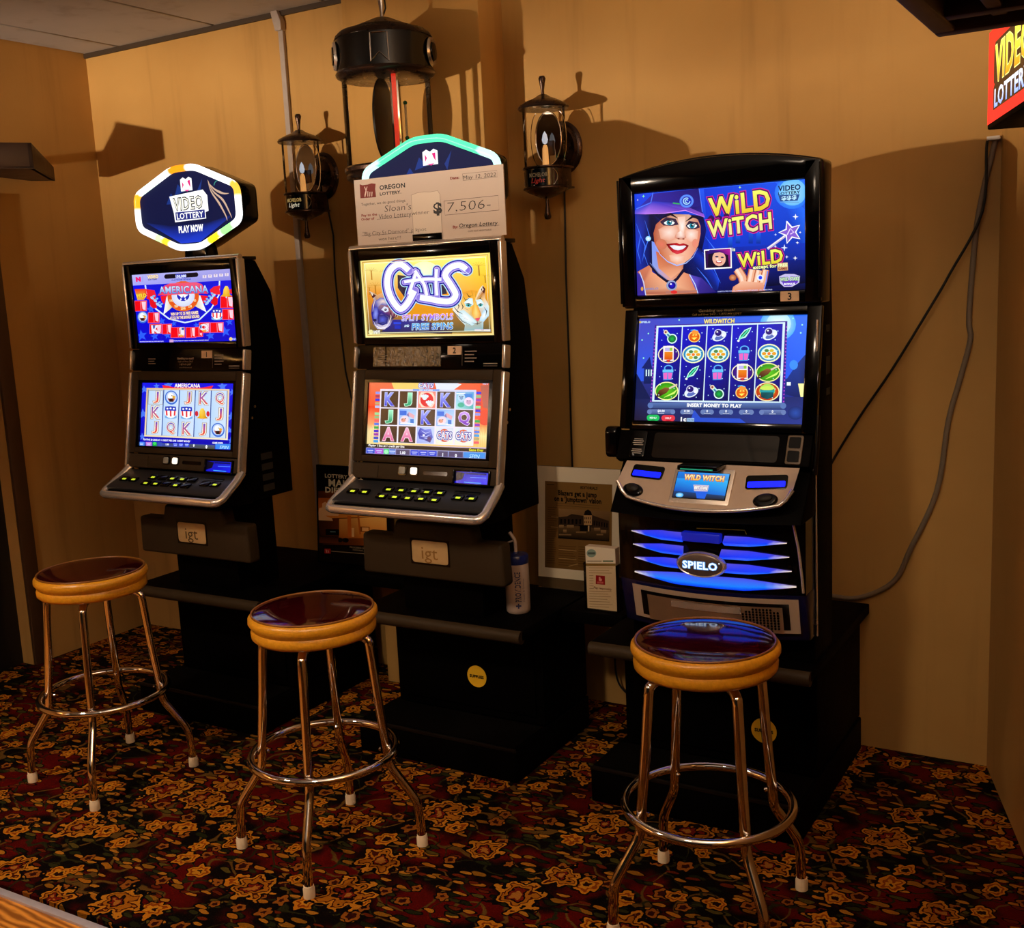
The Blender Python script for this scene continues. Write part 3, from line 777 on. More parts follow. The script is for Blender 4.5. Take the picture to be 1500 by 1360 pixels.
def art_witch_reels(A):
    A.bg('#3a48c8', '#1848f0', '#141430', '#181c58')
    A.poly([(135, 130), (1450, 118), (1440, 600), (120, 620)], ['#4a4ac0', '#2a70ff', '#1c60f8', '#2a58e8'])
    A.ell(1225, 195, 138, 125, '#d8f8ff', edge='#4ab0ff'); A.ell(1230, 190, 95, 88, '#f4ffff', edge='#b8ecff')
    A.poly([(110, 560), (170, 640), (240, 760), (250, 930), (110, 925)], '#0e1a50'); A.poly([(160, 520), (225, 430), (245, 520)], '#12206a'); A.rect(180, 520, 250, 640, '#16307a', '#0c1a58')
    for x in (195, 215, 235): A.rect(x, 530, x+9, 580, '#e0ffff')
    A.poly([(1290, 620), (1370, 500), (1445, 420), (1430, 760), (1290, 720)], ['#0c2a80', '#10389a', '#10307a', '#0a1a58', '#0a2070']); A.ell(1350, 500, 32, 36, '#3a90ff'); A.rect(1300, 630, 1330, 655, '#f0ffff'); A.poly([(1385, 640), (1432, 640), (1428, 760), (1410, 760)], '#ffffa8')
    A.poly([(110, 760), (1430, 740), (1420, 948), (110, 925)], ['#1a2258', '#1c2a70', '#2a3a90', '#201830'])
    A.ell(1370, 860, 60, 50, '#2a50b0', edge='#182a70')
    for x, y in ((175, 440), (455, 148), (210, 250), (1410, 200), (1400, 260), (1340, 150), (160, 300)): A.ell(x, y, 6, 6, '#a0ffd0')
    A.text('SPIELO', 185, 160, 14, '#c0e0ff', wp=80, bold=.05); A.ell(142, 160, 8, 8, '#e0c040')
    A.text('STACKED WILDS', 768, 128, 12, '#8090d0', wp=230, bold=.03)
    A.text('WILDWITCH', 770, 162, 36, '#fff4a0', wp=240, bold=.04, outline=[(.1, '#5a3a78')], grad='#ffe050')
    # reel window
    A.poly([(262, 185), (1298, 170), (1285, 795), (235, 780)], '#3a1a9a')
    for q in range(22):
        t = q/21
        A.ell(268-26*t, 215+560*t, 5, 5, '#c050d0'); A.ell(1292-12*t, 215+560*t, 5, 5, '#c050d0')
    A.poly([(276, 192), (1282, 178), (1264, 790), (252, 778)], '#d8f0ff')
    tl, tr, bl, br = (288, 204), (1268, 190), (266, 766), (1250, 776)
    def L(u, v):
        a = (tl[0]+(tr[0]-tl[0])*u, tl[1]+(tr[1]-tl[1])*u); b = (bl[0]+(br[0]-bl[0])*u, bl[1]+(br[1]-bl[1])*u)
        return (a[0]+(b[0]-a[0])*v, a[1]+(b[1]-a[1])*v)
    for i in range(5):
        A.poly([L(i/5+.004, 0), L(i/5+.196, 0), L(i/5+.196, 1), L(i/5+.004, 1)], ['#1414d0', '#1010b0', '#0c0a50', '#10107a'])
    grid = [['potion', 'pumpkin', 'ring', 'feather', 'ring'], ['map', 'mirror', 'mirror', 'jar', 'mirror'], ['jar', 'feather', 'jar', 'map', 'broom'], ['broom', 'ring', 'potion', 'pumpkin', 'cauldron']]
    for j in range(4):
        for i in range(5):
            x, y = L((i+.5)/5, (j+.5)/4); zs = A.z; witch_symbol(A, grid[j][i], x, y); A.z = zs
    A.z += 20*A.step
    def pill(x0, y0, x1, y1, c0, c1):
        r = (y1-y0)/2
        A.rect(x0+r, y0, x1-r, y1, c0, c1); A.ell(x0+r, (y0+y1)/2, r, r, c0); A.ell(x1-r, (y0+y1)/2, r, r, c0)
    pill(218, 785, 1300, 830, '#5a78b8', '#384a80'); A.text('INSERT MONEY TO PLAY', 745, 806, 26, '#ffffff', wp=430, bold=.05)
    for (x0, x1, t) in ((215, 440, '$0.00'), (480, 585, '0.20'), (640, 745, '0'), (785, 895, '0'), (940, 1055, '0'), (1095, 1300, '0')):
        pill(x0, 838, x1, 876, '#6a80b8', '#40508a'); A.text(t, (x0+x1)/2, 850, 18, '#f0f4ff', bold=.04); A.rect((x0+x1)/2-25, 866, (x0+x1)/2+25, 871, '#c0c8e0')
    A.poly([(590, 840), (640, 900), (950, 905), (1000, 945), (560, 940)], '#2a50d0')
    pill(214, 880, 316, 926, '#20c060', '#10a048'); pill(332, 882, 440, 928, '#e83848', '#c01c30'); A.text('MENU', 265, 903, 14, '#e0fff0', wp=55, bold=.03); A.text('HELP', 386, 905, 14, '#ffe0e0', wp=50, bold=.03)
    A.text('1c', 508, 912, 32, '#ffffff', wp=46, bold=.04); A.rect(535, 905, 592, 932, '#a0c8f0'); A.text('DENOM', 564, 918, 11, '#18285a', wp=50, bold=.02)

def flag_letter(A, ch, x, y, h, wp):
    A.text(ch, x, y, h, '#2848c8', wp=wp*.8, bold=.0, grad='#e85838', outline=[(.075, '#a88050'), (.045, '#fff8ec')])
    A.ell(x, y, wp*.07, h*.06, '#ffffff')
def eagle(A, x, y, rx, ry):
    A.ell(x, y, rx, ry, '#3a70d8'); A.ell(x, y-ry*.05, rx*.82, ry*.8, '#c8daf8'); A.poly([(x-rx*.6, y+ry*.1), (x+rx*.6, y+ry*.1), (x+rx*.3, y+ry*.6), (x-rx*.3, y+ry*.6)], ['#d04a40', '#d04a40', '#402820', '#302018'])
    A.ell(x-rx*.08, y-ry*.2, rx*.45, ry*.45, '#ffffff'); A.poly([(x+rx*.2, y-ry*.35), (x+rx*.68, y-ry*.15), (x+rx*.45, y+ry*.18), (x+rx*.15, y-ry*.02)], '#e8b028'); A.ell(x+rx*.08, y-ry*.28, rx*.07, ry*.07, '#201010'); A.poly([(x-rx*.4, y+ry*.15), (x+rx*.25, y+ry*.1), (x+rx*.2, y+ry*.5), (x-rx*.2, y+ry*.55)], '#2a1a18')
def shield(A, x, y, w, h):
    A.poly([(x-w, y+h*.55), (x-w*.5, y+h*.8), (x, y+h*.85), (x+w*.5, y+h*.8), (x+w, y+h*.55), (x+w, y+h*.95), (x+w*.5, y+h*1.08), (x-w*.5, y+h*1.08), (x-w, y+h*.95)], '#7ab0e8')
    A.poly([(x-w*.92, y-h), (x, y-h*1.08), (x+w*.92, y-h), (x+w, y+.3*h), (x+w*.5, y+h*.85), (x, y+h), (x-w*.5, y+h*.85), (x-w, y+.3*h)], '#ffffff')
    for k in (-.72, -.0, .72): A.poly([(x+w*(k-.14), y-h*.3), (x+w*(k+.14), y-h*.3), (x+w*(k*.9+.14), y+h*.7*(1-abs(k)*.3)), (x+w*(k*.9-.14), y+h*.7*(1-abs(k)*.3))], '#e83038')
    A.poly([(x-w*.92, y-h), (x, y-h*1.08), (x+w*.92, y-h), (x+w*.96, y-h*.3), (x-w*.96, y-h*.3)], '#2038c0')
    for k in (-.55, 0, .55): A.ell(x+w*k, y-h*.64-(0 if k else h*.06), w*.17, h*.15, '#ffffff')
def bell(A, x, y, w, h):
    A.poly([(x-w, y+h*.7), (x-w*.6, y+h*.4), (x-w*.5, y-h*.4), (x-w*.2, y-h*.95), (x+w*.2, y-h*.95), (x+w*.5, y-h*.4), (x+w*.6, y+h*.4), (x+w, y+h*.7), (x, y+h*.85)], ['#e0a010', '#f0b818', '#ffc828', '#ffe060', '#ffd848', '#f0b020', '#e09810', '#c88008', '#f0b020'])
    A.ell(x, y+h*.92, w*.14, h*.14, '#c0c8f0')

def art_flag_top(A):
    A.bg('#0c10e8', '#0c10e8', '#0a0ad0', '#0a0ac8')
    for x, y, r in ((215, 930, 75), (380, 940, 55), (1075, 930, 60), (1260, 880, 70), (620, 780, 40), (330, 600, 60), (470, 750, 50), (900, 800, 40), (1310, 760, 50), (540, 930, 45)): A.poly(star_pts(x, y, r, rot=-100), '#2a5cf8')
    A.poly([(92, 170), (1332, 95), (1342, 240), (105, 305)], ['#b8b8f8', '#a8a4e8', '#8a88e0', '#a8a8f8'])
    A.text('N', 173, 228, 60, '#f01870', wp=66, bold=.09)
    A.rect(226, 185, 230, 260, '#8890e0')
    A.text('VIDEO', 355, 195, 42, '#fff0c0', wp=140, bold=.04, outline=[(.09, '#c88838')]); A.text('LOTTERY', 355, 228, 18, '#40407a', wp=120, bold=.05)
    A.line([(520, 195), (905, 172)], 56, '#0a0818'); A.ell(525, 195, 26, 28, '#0a0818'); A.ell(898, 172, 26, 28, '#0a0818')
    A.rect(640, 165, 775, 215, '#3a40c8'); A.text('150,000', 708, 190, 32, '#e8f0ff', wp=130, bold=.05); A.text('PLATINUM SEVENS', 712, 233, 16, '#3a58c0', wp=240, bold=.05)
    for k in range(5): A.rect(978+k*69, 178-k*6, 1026+k*69, 215-k*6, '#e8dcf0'); A.text('7', 1002+k*69, 195-k*6, 24, '#8a6a90', bold=.05)
    A.line([(700, 255), (560, 262)], 0.1, '#ffffff')
    # big bowl emblem
    A.line([(262, 300), (280, 420), (400, 600), (560, 720), (760, 768), (940, 730), (1090, 590), (1180, 430), (1190, 250)], 18, '#d8e8ff')
    A.poly([(290, 300), (1175, 255), (1160, 430), (1080, 580), (935, 715), (760, 752), (565, 705), (410, 590), (300, 420)], ['#0c14d8']*9)
    # ribbon
    A.poly([(290, 350), (360, 370), (400, 420), (390, 480), (340, 470), (330, 560), (400, 590), (330, 570), (310, 480), (280, 470)], '#e81020')
    A.poly([(320, 480), (400, 470), (410, 585), (360, 590), (325, 550)], '#e01020'); A.poly([(270, 350), (380, 365), (400, 440), (380, 490), (300, 465)], '#f02030')
    A.poly([(1070, 360), (1120, 320), (1200, 305), (1190, 360), (1205, 415), (1090, 430)], '#f02030'); A.poly([(1120, 430), (1170, 470), (1165, 540), (1130, 560), (1080, 520)], '#e01020')
    # star
    A.poly([(530, 440), (950, 430), (1030, 640), (880, 560), (740, 660), (600, 580), (490, 670)], ['#f0f4ff', '#f0f4ff', '#ffffff', '#e0c890', '#0c14c0', '#e0c890', '#ffffff'])
    A.poly([(600, 575), (890, 565), (1000, 650), (760, 740), (505, 665)], '#0c10d0')
    A.ell(738, 440, 198, 190, '#f0a028', edge='#e07018'); A.ell(738, 438, 190, 182, '#e85818')
    for k in range(5): A.text(['1000', '500', '2500', '250', '100'][k], 738-150*math.cos(R(20+35*k)), 440+150*math.sin(R(20+35*k)), 30, '#fff0b0', bold=.03)
    A.ell(738, 434, 145, 138, '#ffffff', edge='#d0d8f8'); A.ell(738, 430, 78, 70, '#1c28c0'); A.poly(star_pts(738, 440, 70), '#ffffff'); A.poly(star_pts(738, 470, 40), '#1c28c0')
    A.poly([(455, 440), (540, 425), (500, 540), (470, 500)], '#f01828'); A.poly([(950, 425), (1045, 440), (1020, 520), (990, 530)], '#f01828')
    # title banner
    A.poly([(420, 430), (500, 310), (570, 280), (900, 265), (970, 290), (1050, 410), (940, 405), (740, 415), (540, 425)], ['#e83050', '#f04060', '#f05a80', '#f05a80', '#f04060', '#e83050', '#f8506c', '#f8607c', '#f8506c'])
    A.text('AMERICANA', 740, 355, 88, '#e0f0ff', wp=610, bold=.02, rot=-.02, grad='#5a98e8', outline=[(.055, '#1c38a8')])
    # laurel
    for (x, y) in ((350, 460), (390, 495), (420, 540), (450, 560)): A.ell(x, y, 26, 15, '#a8d0ff', rot=.6); A.ell(x+20, y-24, 20, 12, '#7ab0f0', rot=-.4)
    for (x, y) in ((1120, 430), (1090, 465), (1060, 500), (1035, 530)): A.ell(x, y, 26, 15, '#a8d0ff', rot=-.6); A.ell(x-20, y-24, 20, 12, '#7ab0f0', rot=.4)
    A.text('WIN UP TO 25 FREE GAMES', 755, 652, 34, '#ffe8d0', wp=345, bold=.05, rot=.02, outline=[(.12, '#8a4a50')]); A.text('AT 5X IN THE BONUS ROUND', 758, 700, 34, '#ffe8d0', wp=370, bold=.05, rot=.02, outline=[(.12, '#8a4a50')])
    # pay cards
    def card(x0, y0, x1, y1):
        A.poly([(x0-5, y0-4), (x1+5, y0-8), (x1+5, y1+4), (x0-5, y1+8)], '#ff7090'); A.poly([(x0, y0), (x1, y0-4), (x1, y1), (x0, y1+4)], '#f00818')
        A.poly([(x0+(x1-x0)*.58, y0+6), (x1-6, y0+4), (x1-10, y1-8), (x0+(x1-x0)*.68, y1-20)], '#f8d0e0')
        A.line([(x0+(x1-x0)*.5, y0+4), (x0+(x1-x0)*.54, y1-4)], 5, '#ffb0c0')
    card(135, 500, 280, 620); card(305, 645, 440, 765); card(325, 790, 470, 900); card(485, 790, 595, 905); card(590, 830, 760, 950); card(780, 830, 900, 950); card(890, 825, 985, 940); card(945, 770, 1070, 890); card(1085, 770, 1240, 885); card(1210, 445, 1365, 580); card(1235, 605, 1370, 725)
    A.poly([(135, 350), (275, 345), (290, 420), (250, 485), (170, 485)], ['#f02020', '#f02020', '#e81020', '#f0a020', '#f0c040']); A.text('WILD', 215, 430, 50, '#ffe040', wp=135, bold=.05, outline=[(.1, '#a02010')])
    A.ell(1350, 380, 40, 30, '#e82030'); bell(A, 1280, 385, 70, 75); eagle(A, 237, 700, 68, 75); shield(A, 1163, 665, 66, 66)
    A.text('K', 405, 850, 105, '#f0e8f8', wp=115, bold=.06, outline=[(.1, '#c06060')]); A.poly([(365, 800), (395, 800), (390, 840), (370, 845)], '#3058b8')
    A.text('J', 722, 880, 110, '#f0e8f8', wp=75, bold=.07, outline=[(.1, '#c06060')]); A.rect(725, 830, 755, 860, '#3058b8'); A.ell(720, 930, 26, 14, '#f0b050')
    A.text('Q', 1003, 832, 100, '#f0e8f8', wp=110, bold=.07, outline=[(.1, '#c06060')]); A.rect(955, 800, 975, 840, '#3058b8'); A.ell(1010, 868, 28, 12, '#f0b050')
    A.text('MALFUNCTION VOIDS ALL PAYS AND PLAYS', 350, 1003, 12, '#d8d0ff', wp=310, bold=.04); A.text('ALL WINS MULTIPLIED BY CREDITS WAGERED PER LINE EXCEPT BONUS', 820, 990, 12, '#d8d0ff', wp=480, bold=.04); A.rect(575, 978, 625, 1012, '#d0a0d8')
    A.ell(1338, 970, 20, 22, '#f0d080'); A.text('IGT', 1385, 970, 24, '#b0c0ff', wp=52, bold=.05)

def art_flag_reels(A):
    A.bg('#1a1ae8', '#1414e0', '#0a08b8', '#0a08b0')
    for x, y, r in ((190, 210, 55), (170, 530, 70), (155, 830, 50), (355, 165, 45), (515, 150, 65), (1228, 155, 70), (1355, 230, 50), (1340, 540, 65), (1310, 720, 50), (1330, 850, 50)): A.poly(star_pts(x, y, r, rot=-95), '#4a78f8')
    A.poly([(430, 150), (510, 158), (580, 175), (945, 175), (1010, 165), (1110, 145), (1080, 190), (450, 195)], '#f02838')
    A.text('AMERICANA', 765, 150, 52, '#ffffff', wp=340, bold=.02, outline=[(.05, '#b03060')])
    A.poly([(222, 190), (1320, 188), (1285, 848), (180, 825)], ['#e8c080', '#f0d0a8', '#fff0d0', '#f8e0b0']); A.poly([(240, 210), (1295, 208), (1265, 826), (202, 806)], '#3050a0')
    tl, tr, bl, br = (242, 212), (1293, 210), (204, 804), (1262, 824)
    def L(u, v):
        a = (tl[0]+(tr[0]-tl[0])*u, tl[1]+(tr[1]-tl[1])*u); b = (bl[0]+(br[0]-bl[0])*u, bl[1]+(br[1]-bl[1])*u)
        return (a[0]+(b[0]-a[0])*v, a[1]+(b[1]-a[1])*v)
    for i in range(5): A.poly([L(i/5+.006, 0), L(i/5+.194, 0), L(i/5+.194, 1), L(i/5+.006, 1)], ['#c0dcfc', '#d0e4ff', '#d4e6ff', '#b8d8fc'])
    A.line([L(.01, .02), L(.19, .02), L(.19, .32), L(.01, .32), L(.01, .02)], 8, '#a8a890')
    grid = ['JEJKQ', 'KSSBJ', 'JQKJE']; z_cell = A.z
    for j in range(3):
        for i in range(5):
            x, y = L((i+.5)/5, (j+.5)/3); k = grid[j][i]; A.z = z_cell
            if k in 'JKQ': flag_letter(A, k, x+10, y, 150, {'J': 80, 'K': 140, 'Q': 135}[k])
            elif k == 'E': eagle(A, x, y, 86, 92)
            elif k == 'S': shield(A, x, y-6, 78, 76)
            else:
                A.ell(x-78, y, 22, 36, '#d02838'); A.ell(x+72, y, 22, 36, '#d02838'); bell(A, x-2, y+2, 76, 78)
    A.z = z_cell+30*A.step
    A.text('PLAYING 20 LINES AT 1 CREDIT PER LINE  INSERT MONEY', 478, 870, 22, '#f4f4ff', wp=640, bold=.05); A.text('GAME OVER', 1155, 888, 22, '#f4f4ff', wp=135, bold=.05)
    A.poly([(430, 905), (1120, 915), (1115, 970), (105, 955), (108, 900)], ['#3a4a70', '#4a5a88', '#4a4a28', '#2a3a70', '#3050d0'])
    for (x0, x1, c) in ((110, 185, '#4a88f0'), (205, 282, '#c878e0'), (295, 350, '#10a838'), (360, 420, '#3a50b0'), (570, 625, '#2038e0'), (640, 705, '#2038e0'), (720, 780, '#2038e0'), (1125, 1325, '#3a88f0')): A.rect(x0, 898, x1, 948 if x0 < 1000 else 965, c)
    A.ell(322, 915, 22, 18, '#40e060'); A.text('1.00', 490, 922, 24, '#ffffff', bold=.05); A.text('0', 842, 928, 30, '#ffffff', bold=.08); A.text('0', 1008, 940, 40, '#ffffff', bold=.08)
    for x in (147, 243, 598, 672, 750): A.rect(x-24, 912, x+24, 920, '#c8d8ff'); A.rect(x-20, 930, x+20, 938, '#c8d8ff')
    A.text('SPIN', 1240, 940, 40, '#c0f0ff', wp=115, shear=.2, bold=.01)

def cats_word(A, x, y, w, h, lw):
    """the big hand-drawn CATS word as thick strokes: outline first, then fill"""
    def P(pts): return [(x+a*w, y+b*h) for a, b in pts]
    strokes = [P([(.26, -.30), (.17, -.42), (.08, -.40), (.0, -.25), (-.02, .0), (.02, .25), (.10, .45), (.16, .5), (.24, .38), (.33, .12)]),
               P([(.20, -.06), (.36, -.10), (.52, -.12), (.68, -.11)]), P([(.26, .20), (.30, .0), (.36, -.28)]), P([(.34, -.30), (.42, -.10), (.46, .0), (.49, .22)]), P([(.62, -.33), (.61, -.05), (.62, .22)]),
               P([(1.0, -.32), (.92, -.41), (.80, -.36), (.73, -.2), (.80, .0), (.86, .2), (.80, .33), (.68, .34), (.55, .30), (.40, .26)])]
    return [[tuple(v) for v in smoothpath([Vector(q) for q in p], 4)] for p in strokes]
def art_cats_top(A):
    A.bg('#f8e080', '#f8d860', '#f8f0a0', '#f8e090')
    A.poly([(118, 175), (1358, 105), (1385, 862), (160, 888)], ['#e8d860', '#f8e050', '#a88a48', '#8a7030'])
    A.poly([(130, 180), (1352, 110), (1365, 480), (150, 500)], ['#f0f090', '#f8e838', '#f8a818', '#e88818']); A.poly([(150, 490), (1365, 470), (1380, 855), (165, 882)], ['#e89020', '#f0a018', '#5a5838', '#585030'])
    for x, y, s in ((200, 250, 1), (330, 260, .8), (240, 400, 1.1), (1270, 200, 1.1), (1330, 300, .8), (180, 420, .8)):
        for k in range(7): A.line([(x, y), (x+70*s*math.cos(R(200+k*24)), y+50*s*math.sin(R(200+k*24))+14)], 12*s, '#c88818', taper=True)
        A.line([(x, y), (x+6, y+90*s)], 12*s, '#b87818')
    A.ell(740, 270, 145, 115, '#f0f8d8', edge='#e8f0b8')
    A.poly([(520, 640), (640, 580), (1010, 590), (1020, 700), (500, 700)], '#e89818')
    A.poly([(300, 860), (420, 740), (700, 740), (1010, 830), (1000, 880)], ['#202068', '#28289a', '#30287a', '#584838', '#403830'])
    # panther
    A.fan([(180, 455), (225, 470), (262, 492), (350, 450), (420, 540), (480, 620), (500, 680), (420, 730), (385, 800), (330, 838), (260, 835), (215, 780), (198, 680), (205, 600), (235, 520)], ['#f0e8d0', '#c8a078', '#e0a868', '#f0b070', '#c86828', '#e89048', '#a85020', '#281840', '#c0b8e8', '#e8e0f0', '#c8c0e8', '#202080', '#1c2090', '#2830a8', '#a890a0'], '#1c1e88', (300, 670))
    A.poly([(185, 460), (250, 498), (215, 528)], '#401428'); A.poly([(192, 464), (222, 482), (212, 505)], '#e8d8c8')
    A.fan([(235, 560), (290, 520), (350, 525), (395, 580), (350, 600), (300, 590), (260, 620)], '#5058b8', '#f0dcd0', (320, 555))
    A.fan([(300, 640), (330, 605), (370, 620), (375, 655), (340, 668)], '#c8d0f0', '#ffffff'); A.ell(342, 640, 13, 13, '#101048'); A.ell(338, 635, 4, 4, '#ffffff')
    A.fan([(228, 620), (262, 610), (272, 680), (258, 740), (228, 755), (215, 700)], '#3844b8', '#8c9cf0')
    A.fan([(270, 700), (330, 690), (370, 720), (360, 780), (310, 800), (260, 780)], '#12146a', '#5060d8', (310, 740))
    A.line([(222, 755), (240, 800), (290, 828), (345, 815), (392, 750)], 11, '#f8f4f0', taper=True); A.line([(235, 775), (285, 780), (330, 765)], 9, '#080830', taper=True); A.ell(236, 745, 16, 11, '#0a0a38')
    for pts in ([(395, 555), (425, 620), (415, 700)], [(425, 560), (462, 635), (438, 715)], [(388, 640), (398, 715), (368, 790)], [(455, 600), (485, 660), (455, 720)], [(240, 540), (222, 600), (215, 660)]): A.line(pts, 8, '#fff0e0', taper=True)
    for pts in ([(410, 555), (445, 640), (428, 710)], [(440, 580), (475, 650), (450, 720)], [(375, 600), (395, 680), (375, 760)]): A.line(pts, 8, '#401808', taper=True)
    # tiger
    A.fan([(1008, 640), (1030, 560), (1075, 500), (1120, 465), (1200, 440), (1265, 450), (1285, 420), (1310, 393), (1335, 430), (1330, 520), (1368, 600), (1368, 690), (1310, 760), (1305, 850), (1120, 850), (1130, 790), (1075, 735)], ['#f0f0e8', '#f4dca0', '#f0b448', '#f0a028', '#f0a020', '#f0a830', '#f8e8d0', '#f8f0e0', '#a04020', '#f0c890', '#d8f0ff', '#98d0f8', '#c0dce8', '#80b8c8', '#98c0c8', '#c8e0e0', '#e8ece8'], '#f8c048', (1200, 610))
    A.poly([(1310, 398), (1336, 432), (1322, 478), (1292, 440)], '#481410'); A.poly([(1306, 410), (1318, 440), (1302, 450)], '#f0e0d0')
    A.fan([(1125, 565), (1165, 520), (1208, 525), (1215, 585), (1175, 615), (1140, 610)], '#d0f0f8', '#ffffff'); A.fan([(1240, 540), (1290, 530), (1318, 575), (1305, 615), (1258, 615)], '#d0f0f8', '#ffffff')
    A.fan([(1075, 650), (1120, 640), (1180, 690), (1250, 760), (1200, 795), (1120, 770), (1070, 715)], '#c8e8f0', '#ffffff'); A.fan([(1285, 690), (1320, 640), (1362, 620), (1360, 700), (1310, 750), (1275, 745)], '#b8e0f8', '#ffffff')
    A.ell(1166, 594, 27, 14, '#40b8b8', rot=.2); A.ell(1166, 594, 9, 9, '#081820'); A.ell(1284, 592, 22, 13, '#40b8b8', rot=-.2); A.ell(1284, 592, 8, 8, '#081820')
    A.fan([(1205, 620), (1232, 560), (1262, 600), (1295, 690), (1262, 735), (1225, 725), (1196, 680)], ['#f0a028', '#f8c850', '#f0a028', '#e88818', '#f0b060', '#f8c060', '#f0a830'], '#ffe080')
    A.poly([(1228, 722), (1282, 714), (1268, 742), (1250, 752)], '#e85068'); A.line([(1250, 752), (1252, 778)], 6, '#301010'); A.line([(1195, 765), (1252, 780), (1300, 755)], 7, '#301010', taper=True)
    for pts in ([(1008, 640), (1050, 690), (1110, 755), (1190, 790)], [(1018, 600), (1060, 655), (1110, 680)], [(1040, 555), (1075, 600), (1060, 640)], [(1115, 500), (1140, 545), (1190, 512)], [(1150, 470), (1172, 505), (1205, 500)], [(1200, 452), (1215, 505)], [(1245, 455), (1236, 510)], [(1280, 470), (1255, 525)], [(1300, 500), (1280, 525), (1310, 540)], [(1220, 520), (1232, 560)], [(1135, 575), (1170, 575), (1205, 592)], [(1255, 595), (1285, 575), (1312, 585)], [(1095, 560), (1115, 610), (1100, 640)], [(1080, 520), (1105, 555)], [(1320, 610), (1345, 650), (1335, 700)], [(1130, 625), (1170, 640)], [(1120, 720), (1160, 735)], [(1115, 740), (1150, 765)]): A.line(pts, 10, '#181008', taper=True)
    for pts in ([(1150, 540), (1185, 545)], [(1255, 550), (1290, 550)], [(1090, 700), (1150, 720)]): A.line(pts, 6, '#60a0b0', taper=True)
    # word
    st = cats_word(A, 385, 395, 770, 480, 80)
    def blk(off, wd, c):
        sv = A.step; A.step = 0
        for i, p in enumerate(st): A.line(p, wd*(1.0 if i in (0, 5) else .55)+off, c); [A.ell(q[0], q[1], (wd*(1.0 if i in (0, 5) else .55)+off)/2, None, c, n=12) for q in p]
        A.step = sv; A.up()
    A.poly([(470, 290), (930, 350), (960, 480), (780, 500), (540, 520), (470, 420)], '#101838')
    blk(56, 74, '#b8e4f8'); blk(40, 74, '#140c98'); blk(14, 74, '#c0b0f4'); blk(0, 74, '#8a7ae0')
    for i, p in enumerate(st): A.line([(q[0]-3, q[1]-4) for q in p], 58*(1.0 if i in (0, 5) else .5), '#f8fcff')
    A.line([(1080, 215), (1180, 285), (1060, 262)], 14, '#e0f0ff')
    A.text('SPLIT SYMBOLS', 758, 712, 62, '#c858e8', wp=510, bold=.01, shear=.15, grad='#7a98f8', outline=[(.055, '#f8f0ff')])
    A.text('FREE SPINS', 808, 802, 66, '#38b0f8', wp=410, bold=.01, shear=.15, grad='#1c50d0', outline=[(.055, '#e0ffff')]); A.text('AND', 555, 800, 22, '#d8f0ff', wp=52, bold=.05, shear=.2)
    A.rect(425, 765, 500, 785, '#2048e8'); A.rect(435, 795, 495, 830, '#1830c0')
    A.ell(196, 865, 24, 24, '#f0e8a0'); A.text('IGT', 258, 865, 30, '#ffffff', wp=70, bold=.06); A.rect(1225, 828, 1380, 850, '#e0d8e8'); A.text('TM', 1300, 840, 12, '#7a68a0', wp=30, bold=.05)
    for k in range(2):
        e = 26+k*22; c = ('#b87818', '#f8f8d0')[k]
        A.line([(90+e, 145+e*.7), (1392-e, 65+e), (1420-e, 890-e), (138+e, 925-e), (90+e, 145+e*.7)], 7, c)

